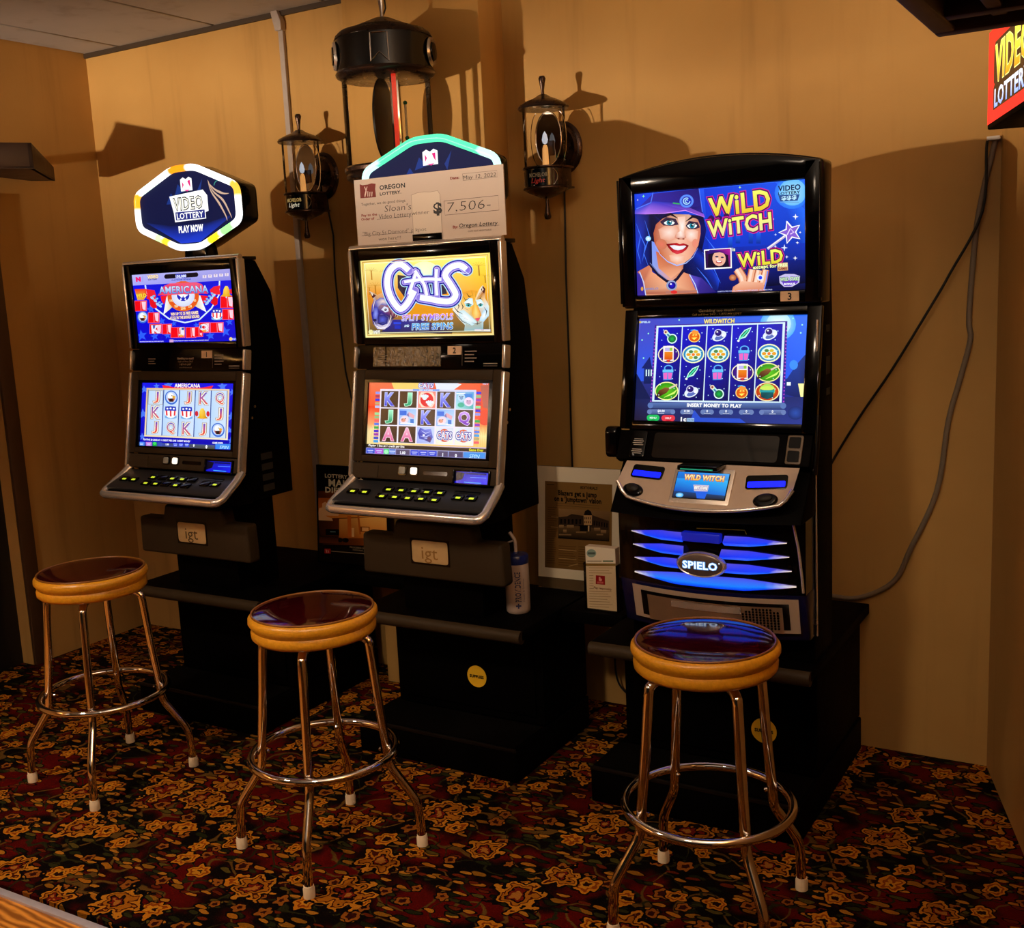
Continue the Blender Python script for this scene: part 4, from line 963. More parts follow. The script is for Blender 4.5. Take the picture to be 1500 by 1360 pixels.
def cats_reel_art(A):
    A.bg('#f07848', '#f06038', '#d8c8d8', '#c8c0e0')
    A.poly([(125, 68), (1450, 62), (1440, 340), (110, 360)], ['#f07850', '#f05828', '#e83818', '#f84820']); A.poly([(110, 340), (1440, 330), (1425, 760), (95, 760)], ['#f03010', '#e84018', '#f0c868', '#f8e098'])
    A.poly([(380, 70), (700, 66), (740, 150), (420, 170)], '#f8d070'); A.poly([(860, 80), (1050, 64), (1150, 90), (1050, 160), (880, 150)], '#e0e8f8'); A.poly([(1350, 100), (1445, 90), (1440, 350), (1380, 330)], '#b85848'); A.ell(1400, 440, 75, 85, '#e84020')
    for k in range(9): A.line([(100+k*12, 750), (105+k*14, 640-k*10), (100+k*18, 540)], 9, '#f8f0b0', taper=True); A.line([(1430-k*12, 760), (1420-k*10, 640), (1440-k*16, 540)], 9, '#f8e8a0', taper=True)
    cols = ['#8a98f0', '#a83058', '#1028e0', '#b8a878', '#a8c0f0', '#f04830', '#90d898', '#80b880', '#f05868', '#4878e8', '#20a850', '#3818d0', '#9828b0', '#2848c8', '#30a0e8', '#8828c8']
    for k in range(15):
        y = 180+k*38; A.rect(208-k*1.8, y, 256-k*1.3, y+27, cols[k]); A.rect(1308-k*1.5, y-14, 1360-k*1.3, y+13, cols[(k*5+2) % 16])
    A.poly([(262, 150), (1310, 148), (1280, 748), (240, 735)], ['#e8e0f0', '#c8d0f0', '#f0e8f8', '#f0f0ff'])
    tl, tr, bl, br = (268, 166), (1292, 164), (244, 736), (1276, 746)
    def L(u, v):
        a = (tl[0]+(tr[0]-tl[0])*u, tl[1]+(tr[1]-tl[1])*u); b = (bl[0]+(br[0]-bl[0])*u, bl[1]+(br[1]-bl[1])*u)
        return (a[0]+(b[0]-a[0])*v, a[1]+(b[1]-a[1])*v)
    grid = ['KJPKL', 'JCKCQ', 'AAXWW']; z_cell = A.z
    for j in range(3):
        for i in range(5):
            k = grid[j][i]; x, y = L((i+.5)/5, (j+.5)/3); A.z = z_cell
            q = [L(i/5+.008, j/3+.01), L((i+1)/5-.008, j/3+.01), L((i+1)/5-.008, (j+1)/3-.01), L(i/5+.008, (j+1)/3-.01)]
            if k in 'KJQA':
                A.poly(q, ['#48301c', '#38261a', '#30201a', '#402c20'])
                c0, c1, c2 = {'K': ('#98a8ff', '#2030d8', '#c8d0ff'), 'J': ('#a0f8d0', '#20a878', '#c8ffe8'), 'Q': ('#d0a0f8', '#7a28c8', '#f0e0ff'), 'A': ('#f8b0d0', '#d85898', '#ffe0f0')}[k]
                A.text(k, x, y, 145, c0, wp={'K': 110, 'J': 78, 'Q': 120, 'A': 130}[k], bold=.03, grad=c1, outline=[(.06, c2)])
            elif k == 'P':
                A.poly(q, '#f08878'); A.poly([(x-62, y-82), (x+62, y-82), (x+84, y-40), (x+84, y+40), (x+55, y+82), (x-55, y+82), (x-84, y+40), (x-84, y-40)], '#ffd8c8'); A.ell(x, y, 72, 76, '#e01828')
                for (px, py) in ((x-24, y-30), (x+30, y+34)):
                    A.ell(px, py+10, 26, 22, '#e0f0ff')
                    for t in (-30, -10, 12, 32): A.ell(px+t, py-20+abs(t)*.4, 11, 14, '#e0f0ff')
            elif k == 'L':
                A.poly(q, ['#88c0e8', '#50a0e0', '#30b0b0', '#a0e0e8']); A.rect(x-20, y-70, x+80, y-30, '#2080e0'); A.ell(x-36, y-30, 40, 46, '#b0d8f0'); A.ell(x+42, y+14, 50, 48, '#e8d8f0'); A.ell(x+42, y+20, 26, 24, '#c8a0c8'); A.ell(x-36, y-26, 18, 20, '#6a98c8'); A.ell(x-40, y+50, 36, 26, '#20b098'); A.line([(x-90, y-70), (x+5, y-75)], 10, '#f0ffff')
                for e in (-55, -20): A.ell(x+e, y-40, 6, 6, '#203050')
                for e in (26, 58): A.ell(x+e, y+4, 6, 6, '#403058')
            elif k == 'C':
                A.poly(q, ['#78b0f8', '#a0c8ff', '#d0e8ff', '#90b8f0']); A.rect(x-85, y-70, x-10, y-20, '#1068e0'); A.poly([(x+10, y-60), (x+80, y-20), (x+70, y+20), (x+20, y-10)], '#e0a8b8'); A.ell(x-36, y+30, 52, 42, '#e8d8e8', rot=-.5); A.ell(x-46, y+34, 24, 20, '#e09880'); A.poly([(x-10, y-20), (x+10, y-50), (x+20, y)], '#8060a0'); A.rect(x+30, y+20, x+70, y+70, '#2878d8'); A.ell(x-60, y+24, 6, 6, '#302040'); A.ell(x-24, y+18, 6, 6, '#302040'); A.line([(x-80, y+70), (x, y+66), (x+80, y+74)], 10, '#ffffff')
            elif k == 'X':
                A.poly(q, ['#a8c0f8', '#c8d8ff', '#b8c8f8', '#a0b0f0']); A.poly([(x-60, y-80), (x-10, y-60), (x+60, y-70), (x+80, y+20), (x+50, y+80), (x-20, y+50), (x-70, y+40), (x-85, y-20)], ['#3040c0', '#6878e0', '#8898f0', '#5060c8', '#483870', '#3848b0', '#4858d0', '#2838b8'])
                for pts in ([(x-50, y-50), (x, y-20), (x+50, y-40)], [(x-60, y+10), (x, y+20), (x+60, y-10)], [(x-20, y+40), (x+30, y+30), (x+60, y+60)]): A.line(pts, 12, '#c0d0ff', taper=True)
                A.ell(x-20, y, 14, 10, '#e8f0ff'); A.ell(x+40, y+40, 22, 26, '#58407a')
            else:
                A.poly(q, ['#e0e8f0', '#d0d8f0', '#f8f8e0', '#f0f0d8']); A.ell(x, y-10, 86, 78, '#d8e0f8'); A.ell(x, y-4, 66, 70, '#e86030', edge='#d04818'); A.text('CATS', x, y-6, 74, '#f0f4ff', wp=160, bold=.02, outline=[(.17, '#e8f0ff'), (.12, '#2018a0')])
    A.z = z_cell+30*A.step
    A.text('CATS', 768, 108, 50, '#f0f0ff', wp=160, bold=.02, outline=[(.14, '#c0d0ff'), (.09, '#2018a8')]); A.rect(625, 146, 915, 166, '#70a0f0'); A.text('20 LINES', 768, 156, 14, '#e0f0ff', wp=150, bold=.04)
    A.text('IGT', 1410, 82, 14, '#b0d8ff', wp=60, bold=.05)
    A.poly([(95, 755), (1425, 775), (1420, 812), (92, 796)], ['#282018', '#382818', '#201810', '#1c1810']); A.text('Playing 1 line at 1 credit per line', 330, 773, 24, '#ffffff', wp=410, bold=.03); A.text('Game Over', 1315, 790, 26, '#f0f020', wp=150, bold=.03)
    A.poly([(90, 798), (1420, 815), (1418, 895), (86, 870)], ['#9098d8', '#88a0d8', '#6a70b0', '#a8a0d8'])
    for (x0, x1, c) in ((108, 200, '#2850d8'), (206, 296, '#b048d8'), (302, 360, '#40d878'), (366, 430, '#4878d0'), (440, 590, '#50486a'), (602, 690, '#2040d8'), (696, 790, '#2040d8'), (796, 888, '#2040d8'), (900, 1010, '#48406a'), (1022, 1172, '#48406a'), (1182, 1412, '#3890e8')):
        A.poly([(x0, 803+(x0-90)*.013), (x1, 803+(x1-90)*.013), (x1-2, 858+(x1-90)*.016), (x0-2, 858+(x0-90)*.016)], c)
    for x in (152, 250, 398, 645, 742, 840): A.rect(x-32, 822+(x-90)*.01, x+32, 832+(x-90)*.01, '#c8d8ff'); A.rect(x-24, 842+(x-90)*.01, x+24, 850+(x-90)*.01, '#b0c8f8')
    A.ell(330, 838, 24, 22, '#a0ffc0'); A.text('1.00', 515, 842, 30, '#f0f8ff', wp=60, bold=.05); A.text('1', 955, 852, 34, '#f0f8ff', bold=.06); A.text('0', 1098, 856, 34, '#f0f8ff', bold=.06); A.text('SPIN', 1298, 858, 42, '#b8f0ff', wp=110, shear=.2)

# ================================================================== machine stands
SZ = 0.52          # top of the stands
def stand(label, cx, yf, x0, x1, yb, front=None):
    """black cabinet with an overhanging top, round front edge and a foot platform; yf = front of the top"""
    t = thing('machine_stand', label, 'stand', (cx, 0, 0), group='black stands under the slot machines')
    a, b = x0-cx, x1-cx
    MB().box(a+.03, b-.03, yf+.20, yb, .12, SZ-.03).build('cabinet', m_black, t, bevel=.004)
    MB().box(a+.06, b-.06, yf+.192, yf+.20, .15, SZ-.07).build('cabinet_door', m_black, t, bevel=.003)
    MB().box(a, b, yf+.022, yb, SZ-.035, SZ).build('top_board', m_black, t, bevel=.003)
    MB().tube([(a, yf+.022, SZ-.022), (b, yf+.022, SZ-.022)], .022, 14).build('round_edge', m_darkbrown, t, smooth=40)
    MB().box(a, b-.025, yf-.01, yb, 0, .115).build('platform', m_black, t, bevel=.004)
    MB().box(a+.01, b-.035, yf+.005, yf+.19, .115, .121).build('platform_mat', mat('ribbed_mat', '#080605', .9, var=.4, nscale=300, bump=.5, spec=.02), t)
    MB().box(a, b-.025, yf-.014, yf-.008, .108, .121).build('platform_nosing', mat('dull_metal', '#1c1814', .4, metal=.6), t, bevel=.001)
    return t
def supplies(parent, x, y, z, r=.04):
    o = MB().lathe([(0, 0), (r, 0), (r, .0015), (0, .0015)], 28, T(x, y, z) @ RX(R(90))).build('supplies_sticker', m_yellow, parent)
    A = Art([(0, 0), (100, 0), (0, 100), (100, 100)], T(x, y-.0016, z) @ RX(R(90)), 2*r, 2*r)
    A.text('SUPPLIES', 50, 50, 13, '#181408', wp=74, bold=.06); A.build('lettering', m_print, o)
    o['label'] = 'round yellow sticker reading SUPPLIES'
    return o
st1 = stand('black stand with foot platform under the leftmost slot machine', 1.262, -.825, .93, 1.60, -.10)
st2 = stand('black stand with yellow sticker low on its front, under the middle slot machine', 2.326, -.755, 2.0, 2.68, -.23)
st3 = stand('black stand with foot platform under the tall slot machine on the right', 3.33, -.755, 2.93, 3.622, -.03)
supplies(st2, 2.385-2.326, -.5635, .265)
supplies(st3, 3.43-3.33, -.5635, .245)
for (x0, x1, y0, lab) in ((1.615, 1.985, -.36, 'black shelf board holding the framed poster'), (2.69, 2.92, -.47, 'black shelf board holding the framed newspaper and leaflets')):
    s = tag(MB().box(x0, x1, y0, -.172, SZ-.03, SZ).build('shelf_board', m_black, bevel=.003), lab, 'shelf', 'shelf boards between the stands')
    MB().box(x0, x1, y0-.006, y0, SZ-.04, SZ+.004).build('shelf_edge', m_black, s, bevel=.002)

# ================================================================== lottery machines 1 and 2 (same cabinet)
def igt_topper(root, label, m1):
    """lit eight-sided sign on a post on top of the cabinet"""
    cy, cz = .075, 1.972
    v8 = [(-.265, -.062), (-.058, -.145), (.058, -.145), (.265, -.062), (.265, .062), (.058, .145), (-.058, .145), (-.265, .062)]
    def rounded(sc, n=3, r=.02):
        out = []
        for i in range(8):
            p = Vector(v8[i])*sc; a = Vector(v8[i-1])*sc; b = Vector(v8[(i+1) % 8])*sc
            d1 = (a-p).normalized()*r; d2 = (b-p).normalized()*r
            for k in range(n+1):
                t = k/n; out.append(((p+d1)*(1-t)**2 + p*2*t*(1-t) + (p+d2)*t*t))
        return out
    ho = MB().prism([(p.x-.0, p.y+cz) for p in rounded(1.04)], cy, cy+(.085 if m1 else .045), 'y').build('topper_sign', m_blackgloss, root, bevel=.008)
    ho['label'] = label
    Mf = T(0, cy-.001, cz) @ RX(R(90))
    A = Art([(-265, -145), (265, -145), (-265, 145), (265, 145)], Mf, .53, .29)
    A.clip = False
    A.poly([(p.x*1000, p.y*1000) for p in rounded(.96)], '#060f3a')
    A.poly([(-230, 40), (-50, 128), (50, 128), (230, 40), (100, 60), (-100, 60)], ['#0a1c5a', '#1838c8', '#1838c8', '#0a1c5a', '#081248', '#081248'])
    for pts in ([(-60, -50), (-40, -90), (-10, -60)], [(60, -60), (90, -100), (70, -40)], [(-110, -20), (-80, -60), (-50, -20)]): A.poly(pts, '#12307a')
    A.rect(-25, -105, 35, -62, '#ffffff'); A.poly([(-25, -105), (-10, -112), (5, -104), (20, -112), (35, -105), (5, -98)], '#ffffff'); A.poly([(-16, -98), (-8, -85), (-16, -72)], '#e01878'); A.poly([(12, -98), (26, -100), (26, -72), (18, -85)], '#e01878'); A.poly([(-12, -66), (22, -66), (8, -60)], '#e84898')
    if m1:
        A.poly([(-90, -48), (88, -60), (108, -38), (108, 18), (92, 22), (92, 45), (-72, 48), (-74, 15)], '#ffffff')
        A.text('VIDEO', 4, -18, 46, '#fffbe8', wp=150, bold=-.005, outline=[(.05, '#20201c')]); A.rect(-66, 12, 88, 42, '#20287a'); A.text('LOTTERY', 10, 27, 22, '#ffffff', wp=140, bold=.02)
        A.text('PLAY NOW', 8, 76, 24, '#ffffff', wp=130, bold=.05)
        for pts in ([(118, -92), (130, -50), (165, -5), (192, 40), (198, 60)], [(118, -92), (140, -50), (185, -15), (212, 30), (222, 52)], [(122, -80), (150, -55), (190, -38), (218, -36)]): A.line([tuple(v) for v in smoothpath([Vector(q) for q in pts], 5)], 9, '#c8a890', taper=True)
        A.ring(190, -70, 44, 22, 4, '#3a8a80', a0=180, a1=360)
    A.build('topper_print', m_ledpanel, ho)
    # neon tube around the face, its colours stored on the mesh
    path = [Vector((p.x, cy-.006, p.y+cz)) for p in rounded(1.0, 5, .03)]
    dense = []
    for i in range(len(path)):
        a, b = path[i], path[(i+1) % len(path)]; n = max(1, int((b-a).length/.012))
        for k in range(n): dense.append(a+(b-a)*k/n)
    mb = MB().tube(dense, .0125, 10, closed=True)
    o = mb.build('neon_tube', m_neon, ho, smooth=60)
    at = o.data.color_attributes.new('Col', 'FLOAT_COLOR', 'POINT')
    cols = []
    for v in mb.v:
        x, z = v[0], v[2]-cz
        if m1:
            c = '#ffffff'
            for (qx, qz, qr, qc) in ((-.02, .145, .045, '#ff9a10'), (-.265, .045, .03, '#ffb020'), (.265, .05, .03, '#ffc040'), (-.12, -.12, .022, '#ffd030'), (.13, -.115, .03, '#ffd820'), (-.18, .095, .05, '#e8fff0'), (.2, -.085, .03, '#a0ff90'), (-.16, -.105, .02, '#d0ffb0')):
                if math.hypot(x-qx, z-qz) < qr: c = qc
        else:
            c = '#58f0ac' if abs(x) < .2 else '#c8fff0'
        cols += list(hexc(c))
    at.data.foreach_set('color', cols)
    MB().prism([(-.05, 1.77), (.07, 1.77), (.06, 1.85), (-.04, 1.85)], cy+.005, cy+(.07 if m1 else .04), 'y').build('topper_post', m_blackgloss, root, bevel=.004)

def igt_machine(label, loc, number, art_top, art_reel, q_top, q_reel, m1):
    root = thing('slot_machine', label, 'slot machine', (loc[0], loc[1], SZ), absz=True, group='lottery slot machines along the back wall')
    P = lambda mb, name, m, par=root, **k: mb.build(name, m, par, **k)
    # cabinet
    P(MB().prism([(.012, 1.772), (.12, 1.765), (.19, 1.65), (.22, 1.45), (.22, .88), (-.02, .88), (-.055, 1.0), (.012, 1.36), (.014, 1.45)], -.275, .275, 'x'), 'cabinet_body', m_black, bevel=.004)
    P(MB().prism([(.22, .88), (.22, SZ), (-.0, SZ), (-.0, .88)], -.165, .165, 'x'), 'cabinet_base', m_black, bevel=.004)
    # upper screen
    Mu, hu = plane((0, 1.452), (0, 1.772))
    P(MB().frame(.59, hu, .032, -.012, .003, Mu, bt=.036, bb=.024), 'upper_bezel', m_blackgloss, bevel=.002)
    us = P(MB().box(-.263, .263, -.132, .132, -.012, -.007, Mu @ T(0, -.006, 0)), 'upper_screen', m_blackgloss)
    A = Art(q_top, Mu @ T(0, -.006, -.007), .525, .263); art_top(A); A.build('screen_picture', m_screen, us)
    # middle strip
    Mm, hm = plane((-.01, 1.368), (0, 1.45))
    P(MB().box(-.295, .295, -hm/2, hm/2, -.012, .001, Mm), 'middle_panel', m_blackgloss, bevel=.002)
    npl = P(MB().box(.083, .137, .006, .034, .001, .0025, Mm), 'number_plate', mat('number_label', '#d8b898', .5))
    npl['label'] = 'small pale label with the number %s' % number
    A = Art([(0, 0), (10, 0), (0, 5), (10, 5)], Mm @ T(.11, .02, .0026), .054, .028); A.text(number, 5, 2.5, 3.4, '#141010', bold=.02); A.build('number_print', m_print, npl)
    A = Art([(-295, -41), (295, -41), (-295, 41), (295, 41)], Mm @ T(0, 0, .0012), .59, .082)
    A.text('Gambling too much?', -2, -6, 8, '#b8a088', wp=88, bold=.02)
    A.text('Call toll free 24/7', -2, 6, 6, '#a08a74', wp=80); A.text('1-877-MY-LIMIT', -2, 17, 7, '#a89478', wp=60); A.text('confidential', -2, 28, 5, '#80705c', wp=66)
    for k in range(4): A.rect(150, -18+k*11, 196-(k % 2)*10, -15+k*11, '#988a80')
    for k in range(3): A.rect(-205, -6+k*9, -165-(k % 2)*6, -3+k*9, '#807468')
    A.line([(140, -34), (140, 30)], 1.5, '#6a5a50'); A.rect(222, 22, 275, 25, '#a09488'); A.rect(222, 30, 275, 32, '#6a6058')
    A.build('notice_print', m_print, npl.parent)['kind'] = 'stuff'
    if not m1:
        for (a, b) in ((-.225, -.175), (-.168, .055)):
            P(MB().box(a, b, -.032, .034, .001, .002, Mm), 'tape_patch', mat('clear_tape', '#2a2418', .08, var=.5, nscale=60, bump=.8, spec=.8))
    # lower screen
    Ml, hl = plane((-.068, 1.055), (-.010, 1.366))
    P(MB().frame(.592, hl, .036, -.014, .004, Ml, bt=.034, bb=.022), 'lower_bezel', m_darkbrown, bevel=.003)
    P(MB().frame(.52, hl-.044, .014, -.014, .001, Ml @ T(0, -.008, 0)), 'inner_bezel', m_blackgloss)
    ls = P(MB().box(-.248, .248, -.128, .128, -.014, -.008, Ml @ T(-.004, -.007, 0)), 'lower_screen', m_blackgloss)
    A = Art(q_reel, Ml @ T(-.004, -.007, -.008), .495, .252); art_reel(A); A.build('screen_picture', m_screen, ls)
    # strip with buttons, card slot and bill acceptor
    Mc, hc = plane((-.083, 1.0), (-.069, 1.052))
    P(MB().box(-.294, .294, -hc/2, hc/2, -.02, .002, Mc), 'control_strip', m_darkbrown, bevel=.003)
    P(MB().prism(rrect(.105, .046, .008), .002, .0035, 'z', Mc @ T(-.235, 0, 0)), 'cover_plate', m_darkbrown)
    for x, lit in ((-.078, 0), (-.03, 1)):
        ring = P(MB().prism(rrect(.034, .032, .008), .002, .006, 'z', Mc @ T(x, .006, 0)), 'service_button', m_blackgloss)
        P(MB().prism(rrect(.026, .024, .006), .006, .010, 'z', Mc @ T(x, .006, 0)), 'button_cap', (m_whitelamp if lit else mat('grey_button', '#8a8a84', .4)), ring, bevel=.001)
    P(MB().prism(rrect(.098, .013, .005), .002, .004, 'z', Mc @ T(.055, .002, 0)), 'card_slot', m_blackgloss)
    ba = P(MB().frame(.142, .05, .006, .0, .012, Mc @ T(.2, -.006, 0)), 'bill_acceptor', m_blackgloss, bevel=.002)
    A = Art([(0, 0), (100, 0), (0, 40), (100, 40)], Mc @ T(.2, -.006, .003), .13, .038)
    A.bg('#0a10a0', '#1428d8', '#0610c0', '#0818f0'); A.poly([(0, 0), (28, 4), (22, 26), (0, 34)], '#02031c'); A.line([(28, 35), (78, 36)], 2.4, '#40b0ff'); A.line([(45, 18), (92, 17)], 2, '#5a90ff'); A.rect(30, 2, 92, 8, '#050a60')
    A.build('bill_slot_light', m_screen, ba)
    # button deck
    Md, hd = plane((-.195, .938), (-.09, .988))
    P(MB().prism([(-.304, -hd/2+.004), (.304, -hd/2+.004), (.298, hd/2+.012), (-.298, hd/2+.012)], -.022, .0, 'z', Md), 'button_deck', mat('deck_plastic', '#242426', .34, var=.15, nscale=200, spec=.35), bevel=.004)
    btn = [(-.246, .0), (-.195, .0)]+[(-.108+.052*k, .022) for k in range(5)]+[(-.112+.053*k, -.016) for k in range(5)]+[(.181, .004), (.232, .004)]
    dark = {3: 1, 6: 1, 9: 1, 11: 1, 12: 1} if m1 else {}
    for i, (x, y) in enumerate(btn):
        b = P(MB().prism(rrect(.042, .026, .004), .0, .006, 'z', Md @ T(x, y, 0)), 'button', m_blackgloss, bevel=.0015)
        if i not in dark: P(MB().box(-.004, .013, -.009, -.001, .006, .0072, Md @ T(x, y, 0)), 'button_lamp', m_greenled, b)
    P(MB().prism(rrect(.10, .012, .004), .0, .002, 'z', Md @ T(.2, .034, 0)), 'deck_slot', m_blackgloss)
    P(MB().tube([(-.29, -.07, 1.0), (-.302, -.105, .972), (-.308, -.185, .926), (-.300, -.205, .916), (-.285, -.209, .914), (.285, -.209, .914), (.300, -.205, .916), (.308, -.185, .926), (.302, -.105, .972), (.300, -.07, 1.0)], .0155, 12), 'deck_rail', m_silver, smooth=50)
    P(MB().prism([(-.205, .905), (-.19, .93), (-.08, .97), (-.02, .88), (-.12, .885)], -.296, .296, 'x'), 'deck_underside', m_black, bevel=.004)
    # silver edge trims
    for s in (-1, 1):
        for (y0, z0, y1, z1) in ((.002, 1.772, -.001, 1.456), (-.001, 1.446, -.012, 1.372), (-.014, 1.362, -.084, 1.002)):
            Mt, ht = plane((y1, z1), (y0, z0))
            P(MB().box(-.0068, .0068, -ht/2, ht/2, -.03, .007, Mt @ T(s*.3005, 0, 0)), 'edge_trim', m_silver, bevel=.005)
    P(MB().tube([(-.305, .012, 1.776), (.305, .012, 1.776)], .012, 12), 'top_trim', m_silver, smooth=50)
    P(MB().box(-.3, .3, .0, .1, 1.765, 1.779), 'top_cover', m_blackgloss, bevel=.003)
    # belly door
    outl = [(-.292, .655), (.292, .655), (.286, .80), (.18, .80), (.168, .855), (-.138, .855), (-.155, .80), (-.286, .80)]
    P(MB().prism(outl, -.062, .0, 'y'), 'belly_door', m_darkbrown, bevel=.012, segs=3)
    bp = P(MB().prism(rrect(.148, .078, .012), 0, .004, 'z', T(.002, -.0605, .752) @ RX(R(90))), 'badge_plate', mat('badge_gold', '#ffe4b4' if not m1 else '#b89868', .3, metal=.0), bevel=.0015)  # paler tone for the middle machine puts caught light into the colour
    P(MB().frame(.160, .090, .007, 0, .003, T(.002, -.0605, .752) @ RX(R(90))), 'badge_surround', m_blackgloss, bp)
    A = Art([(0, 0), (148, 0), (0, 78), (148, 78)], T(.002, -.0646, .752) @ RX(R(90)), .148, .078); A.text('igt', 74, 40, 46, '#8a6430' if not m1 else '#4a3618', wp=66, bold=.0); A.build('badge_print', m_print, bp)
    # screws and notices on the right side of the cabinet
    for (y, z) in ((.02, 1.44), (.05, 1.23), (.03, 1.19)):
        P(MB().lathe([(0, 0), (.006, 0), (.005, .003), (0, .004)], 12, T(.275, y, z) @ RY(R(90))), 'screw', m_chrome, smooth=40)
    if m1:
        for k in range(4):
            d = P(MB().box(.2745, .2756, .06, .12, .905+k*.04, .93+k*.04), 'side_notice', mat('grey_notice', '#1c1916', .7))
    igt_topper(root, 'lit eight-sided topper sign with white neon edge' if m1 else 'eight-sided topper sign with green neon edge behind the big cheque', m1)
    return root

igt_machine('leftmost slot machine, red white and blue flag game, lit white-edged sign on top', (1.262, -.725), '1', art_flag_top, art_flag_reels,
            [(92, 170), (1332, 95), (183, 1025), (1415, 1000)], [(155, 108), (1385, 98), (105, 955), (1330, 985)], True)
igt_machine('middle slot machine with yellow tiger and panther game, under the big cheque', (2.326, -.66), '2', art_cats_top, cats_reel_art,
            [(90, 145), (1392, 65), (138, 925), (1420, 890)], [(125, 68), (1450, 62), (85, 870), (1420, 895)], False)

# ================================================================== machine 3 (arched hood, blue lit grille)
def spielo():
    root = thing('slot_machine', 'tall slot machine with arched black hood and blue witch game, at right', 'slot machine', (3.33, -.64, SZ), absz=True, group='lottery slot machines along the back wall')
    P = lambda mb, name, m, par=root, **k: mb.build(name, m, par, **k)
    # body behind
    P(MB().prism([(.03, 1.88), (.14, 1.86), (.17, 1.5), (.17, SZ), (-.02, SZ), (-.02, 1.1), (.05, 1.53)], -.285, .285, 'x'), 'cabinet_body', m_black, bevel=.005)
    # upper hood with arched top
    arch = [(-.297, 1.545), (.297, 1.545), (.302, 1.925)]
    for k in range(13):
        x = .29-.58*k/12; arch.append((x, 1.932+.036*(1-(x/.29)**2)))
    arch += [(-.302, 1.925)]
    P(MB().prism(arch, .012, .10, 'y'), 'hood', m_blackgloss, bevel=.006, segs=3)
    Mu = T(0, 0, 1.731) @ RX(R(90))
    up_ = MB()
    # bezel: ring between the arch outline and the screen opening
    inner = [(-.254, 1.582), (.254, 1.582), (.254, 1.880), (-.254, 1.880)]
    up_.box(-.297, -.254, .0, .02, 1.55, 1.928); up_.box(.254, .297, .0, .02, 1.55, 1.928); up_.box(-.254, .254, .0, .02, 1.55, 1.582)
    up_.prism([(-.254, 1.88), (.254, 1.88)]+[(.29-.58*k/12, 1.928+.034*(1-((.29-.58*k/12)/.29)**2)) for k in range(13)], .0, .02, 'y')
    P(up_, 'upper_bezel', m_blackgloss, bevel=.003)
    us = P(MB().box(-.254, .254, -.149, .149, -.02, -.012, Mu), 'upper_screen', m_blackgloss)
    A = Art([(90, 195), (1428, 68), (138, 985), (1445, 915)], Mu @ T(0, 0, -.012), .504, .295); art_witch_top(A); A.build('screen_picture', m_screen, us)
    npl = P(MB().box(.186, .238, -.0012, 0, 1.553, 1.580), 'number_plate', mat('number_label', '#d8b898', .5)); npl['label'] = 'small pale label with the number 3'
    A = Art([(0, 0), (10, 0), (0, 5), (10, 5)], T(.212, -.0014, 1.5665) @ RX(R(90)), .052, .027); A.text('3', 5, 2.5, 3.6, '#141010', bold=.02); A.build('number_print', m_print, npl)
    for s in (-1, 1):
        P(MB().tube([(s*.296, -.001, 1.56), (s*.297, -.001, 1.75), (s*.298, -.001, 1.92)], .005, 8), 'hood_edge', m_blackgloss, smooth=50)
    # lower screen
    Ml, hl = plane((-.047, 1.19), (.022, 1.540))
    P(MB().frame(.592, hl, .040, -.02, .004, Ml, bt=.026, bb=.026), 'lower_bezel', m_blackgloss, bevel=.003)
    ls = P(MB().box(-.256, .256, -.156, .156, -.018, -.010, Ml @ T(0, 0, 0)), 'lower_screen', m_blackgloss)
    A = Art([(135, 130), (1450, 118), (110, 925), (1420, 948)], Ml @ T(0, .001, -.010), .508, .308); art_witch_reels(A); A.build('screen_picture', m_screen, ls)
    A = Art([(0, 0), (592, 0), (0, 26), (592, 26)], Ml @ T(0, hl/2-.013, .0045), .592, .026); A.text('Gambling too much?', 290, 8, 8, '#7a6848', wp=110); A.text('Call toll free 24/7 - 1-877-MY-LIMIT', 290, 19, 6, '#7a6030', wp=150); A.build('notice_print', m_print, root).location.z = -SZ
    # black window panel below the screen
    Mp, hp = plane((-.095, 1.106), (-.052, 1.188))
    P(MB().box(-.29, .29, -hp/2, hp/2, -.03, .0, Mp), 'window_panel', m_black, bevel=.003)
    P(MB().prism(rrect(.375, .078, .01), 0, .003, 'z', Mp @ T(.012, .0, 0)), 'dark_window', mat('smoked_window', '#0a0806', .06, spec=.6))
    tk = P(MB().prism(rrect(.048, .084, .008), 0, .008, 'z', Mp @ T(-.222, .0, 0)), 'ticket_notice', m_blackgloss, bevel=.002)
    A = Art([(0, 0), (48, 0), (0, 84), (48, 84)], Mp @ T(-.222, 0, .0082), .048, .084)
    for k in range(7): A.rect(10-(k % 3)*2, 26+k*6+(8 if k > 3 else 0), 38+(k % 2)*3, 28+k*6+(8 if k > 3 else 0), '#a8a098')
    A.build('notice_print', m_print, tk)
    sp = P(MB().prism(rrect(.044, .084, .006), 0, .006, 'z', Mp @ T(.245, .0, 0)), 'sensor_plate', mat('sensor_plate', '#5a4a38', .5), bevel=.0015)
    for s in (-1, 1): P(MB().prism(rrect(.032, .032, .004), .006, .009, 'z', Mp @ T(.245, s*.020, 0)), 'sensor_window', m_blackgloss, sp)
    # bowed silver console
    def bow(x, d): return -d*(1-(x/.30)**2)
    def console(u, v):
        x = -.245+.515*u; zt = 1.105; zb = 1.022-.030*(1-((x-.012)/.26)**2)
        e = min(1, max(0, 1-abs(u-.5)*2)/.10)
        zb = zb+(1-e)*.035
        z = zb+(zt-zb)*v
        y = -.112+bow(x, .05)*(1-v) - .055*(1-v)
        return (x, y, z)
    co = MB().surf(console, 30, 8)
    P(co, 'console', m_silverpanel, smooth=60)
    P(MB().tube([console(u/30, 0) for u in range(31)], .0055, 8), 'console_edge', m_silver, smooth=60)
